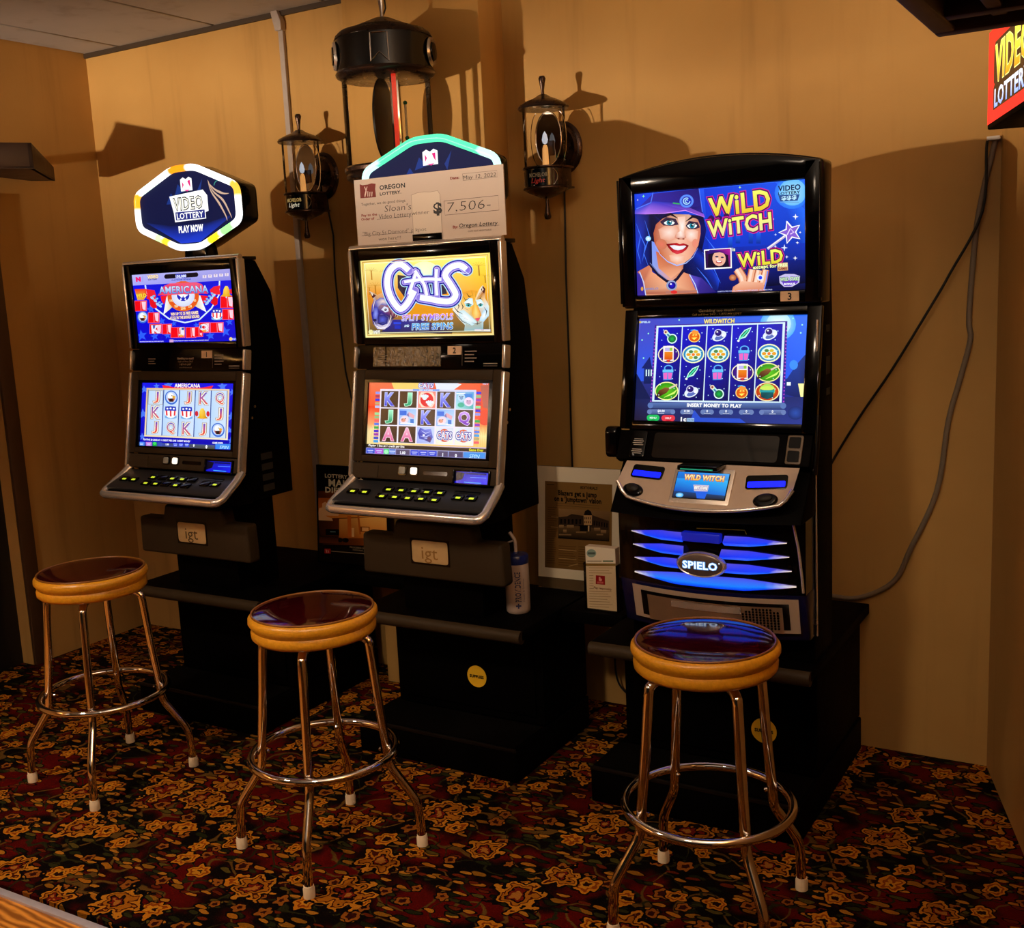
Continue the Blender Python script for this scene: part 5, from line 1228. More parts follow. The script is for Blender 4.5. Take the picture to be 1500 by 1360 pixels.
    def cpt(x, v, off=0.0):
        u = (x+.245)/.515
        a = Vector(console(u, v)); du = Vector(console(min(1, u+.01), v))-Vector(console(max(0, u-.01), v)); dv = Vector(console(u, min(1, v+.02)))-Vector(console(u, max(0, v-.02)))
        ex = du.normalized(); ez = ex.cross(dv).normalized(); ey = ez.cross(ex)
        m = Matrix((ex, ey, ez)).transposed().to_4x4(); m.translation = a+ez*off
        return m
    for x, w, v in ((-.168, .100, .72), (.188, .116, .62)):
        m = cpt(x, v)
        sl = P(MB().prism(rrect(w, .044, .008), -.004, .003, 'z', m), 'coin_slot', m_blackgloss, bevel=.001)
        P(MB().prism(rrect(w-.012, .018, .003), .003, .0045, 'z', m @ T(0, -.008, 0)), 'slot_light', m_blueglow, sl)
    for x, v in ((-.198, .20), (.196, .17)):
        m = cpt(x, v, .0)
        kb = P(MB().lathe([(0, 0), (.034, 0), (.034, .004), (.030, .008), (.024, .009), (0, .009)], 26, m, sy=.62), 'round_button', m_blackgloss, smooth=40)
        P(MB().lathe([(0, .008), (.020, .008), (.019, .013), (.014, .016), (0, .017)], 22, m @ T(0, .003, 0), sy=.62), 'button_cap', m_blackmatte, kb, smooth=40)
    # small touch display, tilted up, with its surround
    Mt, ht = plane((-.200, 1.012), (-.140, 1.092))
    P(MB().prism(rrect(.178, ht+.012, .006), -.014, .0, 'z', Mt @ T(.008, 0, 0)), 'display_frame', m_silver, bevel=.003)
    td = P(MB().box(-.078, .078, -.041, .041, 0, .003, Mt @ T(.008, .0, 0)), 'touch_display', m_blackgloss)
    A = Art([(545, 430), (975, 450), (515, 620), (935, 640)], Mt @ T(.008, 0, .003), .152, .080)
    A.bg('#1878e0', '#48a8f8', '#181a28', '#20222c'); A.poly([(535, 480), (970, 500), (945, 610), (522, 575)], ['#2098f0', '#38b8f8', '#1870d8', '#0c48b8']); A.poly([(700, 580), (800, 580), (780, 632), (715, 632)], '#2060e0')
    A.text('WILD WITCH', 765, 478, 36, '#fff4c0', wp=330, bold=.05, grad='#f8b848', outline=[(.13, '#c05a20')])
    A.poly([(680, 530), (810, 535), (800, 580), (690, 578)], '#c8c0d8'); A.text('BET ONE', 744, 553, 22, '#fff8f0', wp=110, bold=.06, outline=[(.13, '#7a4a88')]); A.ell(572, 607, 32, 17, '#58b8f8'); A.ell(572, 607, 20, 10, '#a8e0ff')
    A.build('screen_picture', m_screen, td)
    P(MB().box(-.055, .062, -.19, -.115, 1.098, 1.112), 'ticket_mouth', m_blackgloss, bevel=.002)
    P(MB().box(-.045, .05, -.192, -.19, 1.101, 1.104), 'mouth_light', mat('teal_light', '#20a088', .4, emit='#18a888', estr=.35))
    # black chin under the console, bowed
    def bowed_shell(zt, zb, d_t, d_b, y_t, y_b, xw):
        mb = MB(); n = 24
        out = []
        for z, d, y in ((zt, d_t, y_t), (zb, d_b, y_b)):
            out.append([(-xw+2*xw*i/n, y-d*(1-((-xw+2*xw*i/n)/.30)**2), z) for i in range(n+1)])
        v = out[0]+out[1]+[(p[0], .0, p[2]) for p in out[0]]+[(p[0], .0, p[2]) for p in out[1]]
        m = n+1; f = []
        for i in range(n):
            f += [(i, i+1, m+i+1, m+i), (2*m+i, 3*m+i, 3*m+i+1, 2*m+i+1), (i, 2*m+i, 2*m+i+1, i+1), (m+i, m+i+1, 3*m+i+1, 3*m+i)]
        f += [(0, m, 3*m, 2*m), (n, 2*m+n, 3*m+n, m+n)]
        return mb.add(v, f)
    P(bowed_shell(1.10, .955, .015, .05, -.045, -.150, .287), 'console_body', m_black, bevel=.004)
    P(bowed_shell(.955, .745, .035, .05, -.100, -.098, .283), 'grille_back', m_blackgloss)
    # blue lit blades; metallic shading and pale tips painted into emission colours
    m_blade = attr_mat('lit_blade', 1.0, rough=.25, spec=.5)
    def yb(x, z): return -.104-.045*(1-(x/.30)**2)
    def blade(xa, xb, z, h, name='light_blade'):
        mb = MB(); n = 10; vs = []
        for i in range(n+1):
            t = i/n; x = xa+(xb-xa)*t
            k = min(1, .12+t*1.5)
            hh = h*k
            y = yb(x, z)
            vs += [(x, y-.001, z+hh*.75), (x, y-.020*k, z-hh*.15), (x, y-.006*k, z-hh*.75)]
        fs = []
        for i in range(n):
            a = 3*i
            fs += [(a, a+1, a+4, a+3), (a+1, a+2, a+5, a+4), (a+2, a, a+3, a+5)]
        fs += [(0, 2, 1), (3*n, 3*n+1, 3*n+2)]
        b = P(mb.add(vs, fs), name, m_blade)
        def cf(i):
            t = (i//3)/n; k = i % 3
            c0 = hexc(('#3a3ae8', '#1440ff', '#2a6cff')[k]); c1 = hexc(('#705890', '#fff0d0', '#c89058')[k]); e = hexc(('#5a50d0', '#1030f0', '#1a58ff')[k])
            q = max(0, 1-t/.30)
            m = min(1, max(0, (t-.5)/.5))
            return [(c0[j]*(1-m)+e[j]*m)*(1-q)+c1[j]*q for j in range(3)]+[1]
        at = b.data.color_attributes.new('Col', 'FLOAT_COLOR', 'POINT')
        at.data.foreach_set('color', [x for i in range(len(vs)) for x in cf(i)])
    for j in range(3):
        z = .895-.040*j
        blade(-.232+.004*j, -.062+(.004, .004, .012)[j], z, .018); blade(.236+.006*j, .062-(-.004, .006, .004)[j], z, .018)
    # lowest blade runs right across
    mb = MB(); n = 24; vs = []
    for i in range(n+1):
        x = -.225+.485*i/n; k = min(1, .1+3.2*min(i, n-i)/n); y = yb(x, .77)
        vs += [(x, y-.001, .772+.016*k), (x, y-.026*k, .770), (x, y-.008*k, .770-.016*k)]
    fs = []
    for i in range(n):
        a = 3*i; fs += [(a, a+1, a+4, a+3), (a+1, a+2, a+5, a+4), (a+2, a, a+3, a+5)]
    lb = P(mb.add(vs, fs+[(0, 2, 1), (3*n, 3*n+1, 3*n+2)]), 'light_blade', m_blade)
    at = lb.data.color_attributes.new('Col', 'FLOAT_COLOR', 'POINT'); cl = []
    for i in range(len(vs)):
        t = (i//3)/n; q = max(0, 1-min(t, 1-t)/.14); c0 = hexc(('#4a50e8', '#1a80ff', '#0a30f0')[i % 3]); c1 = hexc(('#806878', '#fff0d8', '#c8a070')[i % 3])
        cl += [c0[j]*(1-q)+c1[j]*q for j in range(3)]+[1]
    at.data.foreach_set('color', cl)
    P(MB().box(-.062, .055, -.158, -.12, .885, .912), 'grille_bridge', mat('blue_grille', '#1a2a90', .3, emit='#0818c0', estr=.45), bevel=.004)
    bd = P(MB().lathe([(0, 0), (.076, 0), (.076, .006), (.070, .012), (.066, .010), (0, .010)], 40, T(.0, -.158, .822) @ RX(R(90)), sy=.50), 'oval_badge', m_silver, smooth=40)
    P(MB().lathe([(0, .010), (.066, .010), (.060, .012), (0, .013)], 40, T(.0, -.158, .822) @ RX(R(90)), sy=.48), 'badge_face', mat('badge_grey', '#6a5a54', .3, metal=.5), bd, smooth=40)
    A = Art([(0, 0), (130, 0), (0, 60), (130, 60)], T(0, -.1715, .822) @ RX(R(90)), .13, .06); A.text('SPIELO', 64, 30, 21, '#e8f4ff', wp=104, bold=.035, outline=[(.07, '#3aa0ff')]); A.ell(122, 20, 2, 2, '#e8f4ff'); A.build('badge_lettering', m_ledpanel, bd)
    for pts in ([(-.02, -.14, .922), (.12, -.135, .926), (.125, -.134, .914)],):
        P(MB().tube(pts, .0012, 6), 'grille_glint', mat('yellow_glint', '#b8b020', .4))  # thin yellow tube painted in as a glint on the grille
    P(MB().tube([(.252, -.112, .945), (.266, -.115, .88), (.276, -.117, .80), (.280, -.118, .755)], .004, 8), 'side_strip', m_silver, smooth=50)
    # lower silver panel with speaker
    P(bowed_shell(.745, .60, .048, .06, -.098, -.06, .285), 'lower_shell', mat('blue_black_shell', '#0a0c30', .2), bevel=.006)
    def low(u, v, off=0.0):
        x = -.235+.50*u; z = .628+.106*v
        y = -.101-.058*(1-(x/.30)**2)+(.115-.106*v)*.22-off
        return (x, y, z)
    P(MB().surf(lambda u, v: low(u, v, .003), 24, 4), 'lower_panel', m_silverpanel, smooth=60)
    P(MB().surf(lambda u, v: low(.06+.89*u, .10+.76*v, .0045), 24, 4), 'panel_inset', m_blackgloss, smooth=60)
    P(MB().surf(lambda u, v: low(.105+.81*u, .0+.76*v, .006), 24, 4), 'panel_plate', mat('brushed_plate', '#b09a80', .3, metal=.8, nscale=20), smooth=60)
    P(MB().surf(lambda u, v: low(.27+.42*u, .52+.2*v, .009), 16, 3), 'tray_cover', m_silver, smooth=60)
    dots = MB()
    for j in range(9):
        for i in range(11):
            if (j in (0, 8) and not 2 < i < 9) or (j in (1, 7) and i == 0): continue
            p = low(.70+.019*i, .06+.078*j, .0075)
            dots.lathe([(0, 0), (.0034, 0), (.0034, .001), (0, .001)], 8, T(*p) @ RX(R(90)))
    dd = P(dots, 'speaker_holes', m_blackgloss); dd['kind'] = 'stuff'
    # rounded lug on the left side and cable trims on the right
    P(MB().prism(rrect(.05, .095, .02), -.335, -.297, 'x', T(0, -.05, 1.15)), 'side_lug', m_blackgloss, bevel=.006)
    P(MB().tube([(.297, -.03, 1.24), (.300, -.055, 1.15), (.298, -.07, 1.08)], .008, 8), 'side_lug', m_blackgloss, smooth=50)
    P(MB().tube([(.288, -.0, 1.5), (.288, -.02, 1.1), (.288, -.01, .6)], .003, 8), 'side_seam', m_silver, smooth=50)
    for z, h in ((1.46, .02), (1.34, .05), (1.28, .02)): P(MB().box(.285, .286, .10, .14, z, z+h), 'side_notice', mat('grey_notice', '#1c1916', .7))
    return root
spielo()

# ================================================================== bar stools
def make_stool(label, x, y, rz):
    t = thing('bar_stool', label, 'bar stool', (x, y, 0), rz, 'chrome bar stools in front of the machines')
    m_vinyl = mat('dark_red_vinyl', '#2c0306', .08, var=.2, nscale=25, spec=.5, coat=.3)
    m_gold = mat('gold_vinyl', '#cc8c1c', .32, var=.25, nscale=120, bump=.25, spec=.5)
    r = .183
    MB().lathe([(0, .7495), (.10, .7485), (.15, .7455), (r-.010, .740), (r-.010, .70), (0, .70)], 48).build('seat_cushion', m_vinyl, t, smooth=50)
    MB().lathe([(0, .668), (r-.012, .668), (r-.004, .676), (r-.003, .690), (r-.008, .700), (r-.003, .708), (r+.003, .718), (r+.002, .730), (r-.006, .739), (r-.014, .739), (0, .71)], 48).build('seat_band', m_gold, t, smooth=50)
    MB().tube([((r-.009)*math.cos(2*PI*k/48), (r-.009)*math.sin(2*PI*k/48), .7415) for k in range(48)], .0032, 8, closed=True).build('piping', mat('piping', '#7a4a18', .3), t, smooth=60)
    MB().lathe([(0, .655), (.10, .655), (.105, .660), (.105, .668), (0, .668)], 32).build('swivel_plate', m_blackmatte, t, smooth=40)
    for k in range(4):
        a = R(45+90*k); d = Vector((math.cos(a), math.sin(a), 0))
        prof = [(.06, .655), (.115, .655), (.140, .651), (.153, .640), (.158, .622), (.170, .48), (.186, .32), (.193, .26), (.212, .225), (.245, .175), (.262, .145), (.270, .11), (.274, .03)]
        # smooth the polyline
        P = [Vector((p[0]*d.x, p[0]*d.y, p[1])) for p in prof]
        lg = MB().tube(smoothpath(P, 3), .0132, 12).build('leg', m_chrome, t, smooth=60)
        f = d*.2745
        MB().lathe([(0, 0), (.0165, 0), (.0165, .026), (.0145, .030), (.0145, .034), (0, .034)], 18, T(f.x, f.y, 0)).build('foot_cap', m_cream, lg, smooth=40)
        q = d*.198
        MB().lathe([(0, 0), (.006, 0), (.006, .004), (.003, .007), (0, .007)], 10, T(d.x*.170, d.y*.170, .306) @ RZ(a) @ RY(R(-90))).build('bolt', m_chrome, lg, smooth=40)
    MB().tube([(.212*math.cos(2*PI*k/56), .212*math.sin(2*PI*k/56), .305) for k in range(56)], .0115, 12, closed=True).build('foot_ring', m_chrome, t, smooth=60)
    return t
make_stool('chrome bar stool with dark red seat in front of the leftmost slot machine', 1.315, -1.295, R(-7))
make_stool('chrome bar stool with dark red seat in front of the middle slot machine', 2.355, -1.355, R(-18))
make_stool('nearest chrome bar stool, seat reflecting blue, before the tall slot machine', 3.485, -1.185, R(4))

# ================================================================== big cheque leaning on the middle machine
def cheque():
    w_, h_ = .59, .216
    root = thing('giant_cheque', 'big cardboard lottery cheque for 7,506 dollars standing on the middle machine', 'cheque', (2.349, -.646, 1.7885))
    M0 = T(0, 0, h_/2) @ RX(R(90))
    b = MB().box(-w_/2, w_/2, -h_/2, h_/2, -.004, 0, M0).build('cheque_board', mat('cheque_card', '#c9b3a2', .6, var=.03), root)
    A = Art([(50, 432), (1430, 325), (75, 1055), (1438, 985)], M0, w_, h_, step=.00003, z0=.0003)
    A.bg('#d4c6bc', '#d0c2b8', '#d0c2b8', '#cec0b4')
    A.poly([(105, 470), (130, 480), (180, 475), (215, 465), (255, 470), (250, 520), (256, 598), (108, 605)], '#7a1a12')
    for pts in ([(150, 495), (165, 540), (150, 595)], [(175, 495), (160, 540), (150, 580)], [(180, 540), (178, 590)], [(200, 545), (195, 590)], [(220, 545), (215, 590)]): A.line(pts, 7, '#e8d0c8')
    A.text('OREGON', 410, 500, 44, '#20242c', wp=245, bold=.03); A.text('LOTTERY.', 392, 562, 30, '#20242c', wp=205, bold=.03)
    A.text('Together, we do good things.', 322, 650, 27, '#20181a', wp=435)
    A.text('Pay to the', 187, 765, 24, '#8a2018', wp=155, bold=.03); A.text('Order of', 172, 803, 24, '#8a2018', wp=130, bold=.03)
    A.text('Sloan\'s', 455, 702, 62, '#201818', wp=255, shear=.12, bold=-.012)
    A.text('Video Lottery winner', 510, 770, 48, '#201818', wp=480, bold=-.008, shear=.05); A.line([(258, 810), (760, 778)], 3, '#4a3a36')
    A.text('"Big City 5s Diamond" jackpot', 415, 930, 40, '#2a1e1c', wp=610, bold=-.01, shear=.05); A.line([(110, 965), (765, 932)], 3, '#4a3a36')
    A.text('won here!!!', 372, 992, 34, '#2a1e1c', wp=215, bold=-.008, shear=.05); A.line([(350, 1030), (440, 1022)], 3, '#2a1e1c')
    # torn white note taped on
    A.poly([(585, 590), (640, 570), (700, 560), (760, 562), (830, 552), (850, 590), (860, 955), (595, 960)], '#ded2c4'); A.line([(585, 590), (640, 570), (700, 562), (760, 565), (830, 555), (850, 590), (860, 955)], 3, '#8a7868'); A.line([(585, 590), (595, 960)], 3, '#9a8878')
    A.text('winner', 665, 755, 40, '#3a302c', wp=165, bold=-.008, shear=.05); A.text('kpot', 665, 915, 36, '#4a403a', wp=100, bold=-.01, shear=.05)
    A.text('$', 825, 718, 100, '#2a2a2e', wp=80, bold=.045)
    A.line([(885, 655), (1378, 618), (1382, 755), (890, 788), (885, 655)], 4, '#5a4a44')
    A.text('7,506-', 1110, 700, 92, '#181416', wp=380, bold=-.02, shear=.1)
    A.text('Date:', 990, 440, 24, '#8a2018', wp=80, bold=.03); A.line([(1062, 405), (1375, 384), (1378, 445), (1064, 468), (1062, 405)], 3, '#7a6a60'); A.text('May 12, 2022', 1215, 430, 38, '#181416', wp=285, bold=-.01, shear=.08)
    A.text('By:', 982, 900, 26, '#8a2018', wp=46, bold=.03); A.text('Oregon Lottery', 1190, 880, 40, '#181416', wp=340, bold=.005, shear=.2); A.line([(1018, 915), (1380, 895)], 3, '#5a3a34'); A.text('COPY NOT NEGOTIABLE', 1200, 940, 14, '#8a7a70', wp=205, bold=.03)
    A.build('cheque_print', m_print, b)
    MB().box(-.062, .052, -.007, .0, .001, .022).build('sign_clip', m_blackgloss, root, bevel=.001)
cheque()

# ================================================================== wall sconces
def sconce(label, x, cord, lit):
    t = thing('wall_sconce', label, 'wall lamp', (x, 0, 1.853), 0, 'beer lantern sconces on the back wall', absz=True)
    P = lambda mb, name, m, par=t, **k: mb.build(name, m, par, **k)
    cy = -.135
    C_ = T(0, cy, 0)
    P(MB().lathe([(0, 0), (.078, 0), (.084, .006), (.078, .014), (.070, .016), (.062, .028), (0, .028)], 40, T(0, -.0, 2.11) @ RX(R(90)), sy=1.15), 'wall_plate', m_bronze, smooth=40)
    P(MB().box(-.03, .03, cy+.02, -.02, 2.075, 2.13), 'wall_arm', m_bronze, bevel=.006)
    P(MB().lathe([(0, 2.284), (.014, 2.284), (.030, 2.274), (.060, 2.262), (.086, 2.248), (.091, 2.240), (.088, 2.235), (0, 2.235)], 40, C_), 'cap', m_bronze, smooth=40)
    fi = P(MB().lathe([(.0, 2.284), (.006, 2.284), (.006, 2.30), (.010, 2.325), (.013, 2.338), (.009, 2.347), (0, 2.349)], 20, C_), 'top_finial', m_bronze, smooth=50)
    P(MB().lathe([(.075, 2.036), (.075, 2.236)], 40, C_), 'glass_cylinder', m_glass, smooth=60)
    # oval mirror inside, its bright rim, and a candle lamp
    mi = P(MB().lathe([(0, 0), (.050, 0), (.050, .003), (0, .003)], 40, T(.004, cy+.025, 2.137) @ RX(R(90)), sy=1.78), 'oval_mirror', mat('mirror', '#77706a', .04, metal=1.0, var=.02), smooth=40)
    P(MB().tube([(.004+.052*math.cos(2*PI*k/40), cy+.021, 2.137+.092*math.sin(2*PI*k/40)) for k in range(40)], .0022, 8, closed=True), 'mirror_rim', m_chrome, mi, smooth=60)
    for s in (-1, 1):
        P(MB().tube([(s*(.072-.030*(1-math.cos(R(a)))), cy+(.030 if a < 0 else .030), 2.137+.092*math.sin(R(a))) for a in range(-80, 81, 16)], .0016, 6), 'side_rim', m_chrome, mi, smooth=60)
    P(MB().lathe([(0, 2.040), (.012, 2.040), (.010, 2.10), (.006, 2.112), (.0, 2.114)], 16, T(.004, cy-.005, 0)), 'candle_tube', mat('candle_glass', '#d8c8a0', .25, emit='#ffb060', estr=.5 if lit else .12), smooth=50)
    P(MB().lathe([(0, 2.114), (.008, 2.118), (.011, 2.130), (.007, 2.148), (0, 2.160)], 16, T(.004, cy-.005, 0)), 'candle_bulb', mat('bulb_glass', '#c8d0d8', .1, emit='#d8e8ff', estr=.5), smooth=50)
    # base: round front, flat sides running back
    n = 16
    out = [(-.074, cy+.055)]+[(-.074*math.cos(PI*k/n), cy-.074*math.sin(PI*k/n)) for k in range(n+1)]+[(.074, cy+.055)]
    P(MB().prism(out, 1.966, 2.030, 'z'), 'base', m_bronze, bevel=.002)
    out2 = [(p[0]*1.12, cy+(p[1]-cy)*1.10) for p in out]
    P(MB().prism(out2, 2.030, 2.037, 'z'), 'base_rim', m_bronze, bevel=.002)
    P(MB().prism(out2, 1.958, 1.966, 'z'), 'base_rim', m_bronze, bevel=.002)
    P(MB().lathe([(.080, 1.960), (.066, 1.950), (.040, 1.938), (.014, 1.928), (0, 1.928)], 36, C_), 'bottom_cap', m_bronze, smooth=40)
    P(MB().lathe([(0, 1.853), (.009, 1.855), (.013, 1.864), (.010, 1.880), (.006, 1.905), (.006, 1.930), (0, 1.93)], 20, C_), 'bottom_finial', m_bronze, smooth=50)
    # curved black badge with lettering
    def bs(u, v, r=.0765, a0=12, a1=150):
        a = R(-152+124*u); return (r*math.cos(a), cy+r*math.sin(a), 1.969+.058*v)
    bd = P(MB().surf(bs, 18, 2), 'badge', mat('badge_enamel', '#0a1018', .15, spec=.6), smooth=60)
    P(MB().tube([bs(0.02, .08, .0772), bs(.02, .92, .0772), bs(.45, .97, .0772), bs(.9, .97, .0772), bs(.97, .7, .0772), bs(.99, .5, .0772), bs(.97, .3, .0772), bs(.9, .03, .0772), bs(.45, .03, .0772)], .0012, 6, closed=True), 'badge_border', m_chrome, bd)
    for (s, z, hgt, wid, sh, col) in (('MICHELOB', 2.006, .014, .070, 0, '#d8b870' if lit else '#8a7a5c'), ('Light', 1.987, .016, .055, .3, '#f0e8d0' if lit else '#a83028')):
        vs, fs = text_mesh(s, .02, sh)
        x0 = min(p[0] for p in vs); x1 = max(p[0] for p in vs)
        mb = MB(); vv = []
        for (px, py) in vs:
            a = R(-84)+((px-x0)/(x1-x0)-.5)*wid/.078
            vv.append((.0778*math.cos(a), cy+.0778*math.sin(a), z+(py-.36)/.72*hgt))
        P(mb.add(vv, fs), 'lettering', mat('letter_'+col[1:], col, .4, emit=col, estr=.4 if lit else .1), bd)
    P(MB().tube([(px-x, -.006, pz) for px, pz in cord], .0038, 8), 'power_cord', mat('black_cord', '#080706', .5), smooth=60)
    return t
sconce('bronze glass lantern sconce above and beside the leftmost slot machine', 1.388, [(1.40, 2.02), (1.403, 1.965), (1.419, 1.866), (1.412, 1.712), (1.418, 1.512), (1.431, 1.295), (1.456, 1.163), (1.47, .9), (1.46, .60)], True)
sconce('bronze glass lantern sconce between the middle and the tall machine', 2.515, [(2.52, 2.02), (2.518, 1.934), (2.511, 1.663), (2.509, 1.283), (2.505, .935), (2.50, .60)], False)

# ================================================================== hanging lantern
def lantern():
    t = thing('hanging_lantern', 'large hanging beer lantern with black band and clear glass cylinder', 'hanging lamp', (1.998, -.352, 1.98), R(31), absz=True)
    P = lambda mb, name, m, par=t, **k: mb.build(name, m, par, **k)
    P(MB().lathe([(0, 2.585), (.03, 2.583), (.06, 2.570), (.105, 2.552), (.120, 2.546), (.126, 2.540), (.155, 2.535), (.170, 2.522), (.176, 2.510), (0, 2.510)], 56), 'dome', m_bronze, smooth=35)
    P(MB().lathe([(.165, 2.515), (.172, 2.513), (.172, 2.400), (.165, 2.398)], 56), 'black_band', mat('band_enamel', '#050505', .2, spec=.5), smooth=40)
    P(MB().lathe([(.160, 2.400), (.174, 2.400), (.178, 2.392), (.174, 2.384), (.166, 2.380), (.160, 2.376)], 56), 'band_rim', m_bronze, smooth=40)
    P(MB().lathe([(.158, 2.070), (.158, 2.380)], 56), 'glass_cylinder', m_glass, smooth=60)
    P(MB().lathe([(0, 2.075), (.160, 2.075), (.168, 2.068), (.168, 2.056), (.160, 2.048), (.164, 2.040), (.160, 2.030), (.135, 2.015), (.06, 1.985), (0, 1.98)], 56), 'bottom_ring', m_bronze, smooth=35)
    # ribbon emblem on the front of the band
    def bp(a, z, r=.1735): return (r*math.sin(a), -r*math.cos(a), z)
    em = [bp(-.17+.34*k/6, 2.502) for k in range(7)]+[bp(.18-.18*k/4, 2.408+.03*k/4) for k in range(5)]+[bp(-.18*k/4, 2.438-.03*k/4) for k in range(1, 5)]
    P(MB().tube(em, .0024, 8, closed=True), 'ribbon_emblem', m_chrome)
    # round medallions at the sides of the band
    for a in (-1.35, 1.35, 3.0):
        Mx = T(*bp(a, 2.455, .170)) @ RZ(a) @ RX(R(90))
        md = P(MB().lathe([(.0, 0), (.046, 0), (.050, .004), (.046, .012), (.038, .012), (.034, .007), (0, .007)], 32, Mx), 'medallion', m_silver, smooth=35)
        P(MB().lathe([(0, .007), (.033, .007), (.030, .016), (0, .018)], 28, Mx), 'medallion_face', m_blackgloss, md, smooth=40)
    # inside: dark oval mirror seen edge-on, chrome post with painted red reflection, small tube with green tips
    P(MB().lathe([(0, -.004), (.09, -.004), (.09, .004), (0, .004)], 40, T(-.015, -.01, 2.235) @ RZ(R(72)) @ RX(R(90)), sy=1.6), 'oval_disc', mat('dark_mirror', '#0c0a09', .25, spec=.3), smooth=40)
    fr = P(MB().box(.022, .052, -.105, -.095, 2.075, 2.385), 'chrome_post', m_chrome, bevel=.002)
    P(MB().box(.029, .045, -.1075, -.105, 2.078, 2.38), 'red_reflection', mat('red_reflection', '#e83828', .15, coat=.5), fr)
    P(MB().tube([(.07, -.08, 2.16), (.07, -.08, 2.28)], .004, 8), 'glass_rod', mat('rod', '#c8b8a0', .2))
    for z in (2.16, 2.28): P(MB().lathe([(0, -.008), (.006, -.005), (.008, 0), (.006, .005), (0, .008)], 14, T(.07, -.08, z)), 'rod_tip', mat('green_tip', '#186038', .2), smooth=60)
    # hook, ring and chain up to the ceiling
    P(MB().tube([(0, 0, 2.583), (0, 0, 2.60), (0, 0, 2.64), (0, 0, 2.665)], [.008, .006, .011, .012], 12), 'hook', m_chrome, smooth=50)
    z = 2.672
    i = 0
    while z < 2.78:
        pts = [(.008*math.cos(2*PI*k/14), 0, z+.014*math.sin(2*PI*k/14)) for k in range(14)]
        P(MB().tube(pts, .0025, 6, closed=True, M=RZ(R(90*(i % 2)))), 'chain_link', m_bronze, smooth=60)
        z += .021; i += 1
    P(MB().tube([(.0, .01, 2.585), (.014, .012, 2.62), (.012, .01, 2.66), (.025, .008, 2.70), (.012, .005, 2.79)], .003, 8), 'power_cord', mat('black_cord', '#080706', .5), smooth=60)
lantern()

# ================================================================== wall raceway
cd = tag(MB().box(1.212, 1.238, -.016, 0, .55, 2.74).build('cable_raceway', mat('raceway', '#a89a90', .5), bevel=.002), 'pale vertical cable raceway on the back wall beside the leftmost sconce', 'raceway')
MB().prism([(1.19, 2.79), (1.225, 2.79), (1.242, 2.745), (1.242, 2.71), (1.208, 2.71), (1.196, 2.76)], -.03, 0, 'y').build('raceway_elbow', mat('raceway', '#a89a90'), cd, bevel=.003)

# ================================================================== things on the shelves
def poster():
    w_, h_ = .37, .41
    t = thing('framed_poster', 'dark poster about the lottery making a difference, leaning behind the machines', 'poster', (1.60, -.255, SZ))
    M0 = RX(R(-5)) @ T(0, 0, h_/2) @ RX(R(90))
    MB().box(-w_/2, w_/2, -h_/2, h_/2, -.010, 0, M0).build('backing', m_black, t)
    MB().frame(w_, h_, .006, 0, .003, M0).build('frame', m_black, t)
    A = Art([(85, 140), (850, 190), (110, 1240), (845, 1290)], M0, w_-.012, h_-.012)
    A.bg('#0c0805', '#0c0805', '#140c06', '#140c06')
    A.poly([(90, 440), (840, 430), (845, 1050), (100, 1060)], ['#4a2008', '#b86018', '#8a4410', '#2a1408']); A.poly([(95, 520), (840, 520), (845, 720), (95, 760)], ['#a04a10', '#d88028', '#f0a848', '#c8701c'])
    A.poly([(330, 760), (840, 720), (845, 960), (330, 980)], ['#d89848', '#f0b860', '#c87828', '#a85a18'])
    A.poly([(95, 690), (105, 640), (140, 630), (140, 585), (175, 565), (208, 590), (215, 620), (250, 630), (255, 665), (300, 670), (330, 700), (320, 725), (180, 725), (200, 740), (250, 755), (260, 785), (100, 780)], '#d8a878')
    A.line([(440, 720), (445, 960)], 40, '#c86820'); A.line([(540, 720), (560, 930)], 20, '#b05a18'); A.line([(480, 860), (480, 960)], 26, '#f0c080')
    A.rect(180, 880, 330, 950, '#100c0a'); A.rect(230, 905, 290, 915, '#6a8088'); A.ell(340, 1000, 28, 26, '#140c08'); A.ell(400, 1000, 34, 26, '#120a08'); A.rect(110, 960, 320, 1040, '#2a1408', '#6a3010'); A.rect(560, 840, 660, 900, '#7a4010'); A.rect(580, 850, 650, 890, '#d8a060')
    A.rect(100, 1060, 845, 1130, '#180e06')
    A.text('LOTTERY DOLLARS', 435, 272, 42, '#c8b89c', wp=520, bold=.02); A.text('MAKE A', 410, 350, 82, '#c8b89c', wp=390, bold=.03); A.text('DIFFERENCE', 440, 438, 62, '#c8b89c', wp=525, bold=.03); A.text('IN YOUR', 420, 512, 38, '#c8b89c', wp=190, bold=.01); A.text('COMMUNITY', 430, 565, 42, '#c8b89c', wp=310, bold=.01)
    A.rect(168, 1105, 235, 1158, '#a82018'); A.line([(185, 1115), (195, 1150)], 8, '#e8c8b8'); A.line([(205, 1120), (215, 1150)], 8, '#e8c8b8')
    A.line([(240, 1130), (650, 1145)], 6, '#a89478'); A.text('PROCEEDS SUPPORT OUR', 600, 1085, 20, '#a89478', wp=310); A.text('STATE PARKS AND SCHOOLS', 600, 1112, 16, '#a89478', wp=250)
    A.build('poster_print', m_glossprint, t)
    MB().add([(-w_/2, -h_/2, .0035), (w_/2, -h_/2, .0035), (w_/2, h_/2, .0035), (-w_/2, h_/2, .0035)], [(0, 1, 2, 3)], M0).build('glazing', m_glass, t)
poster()

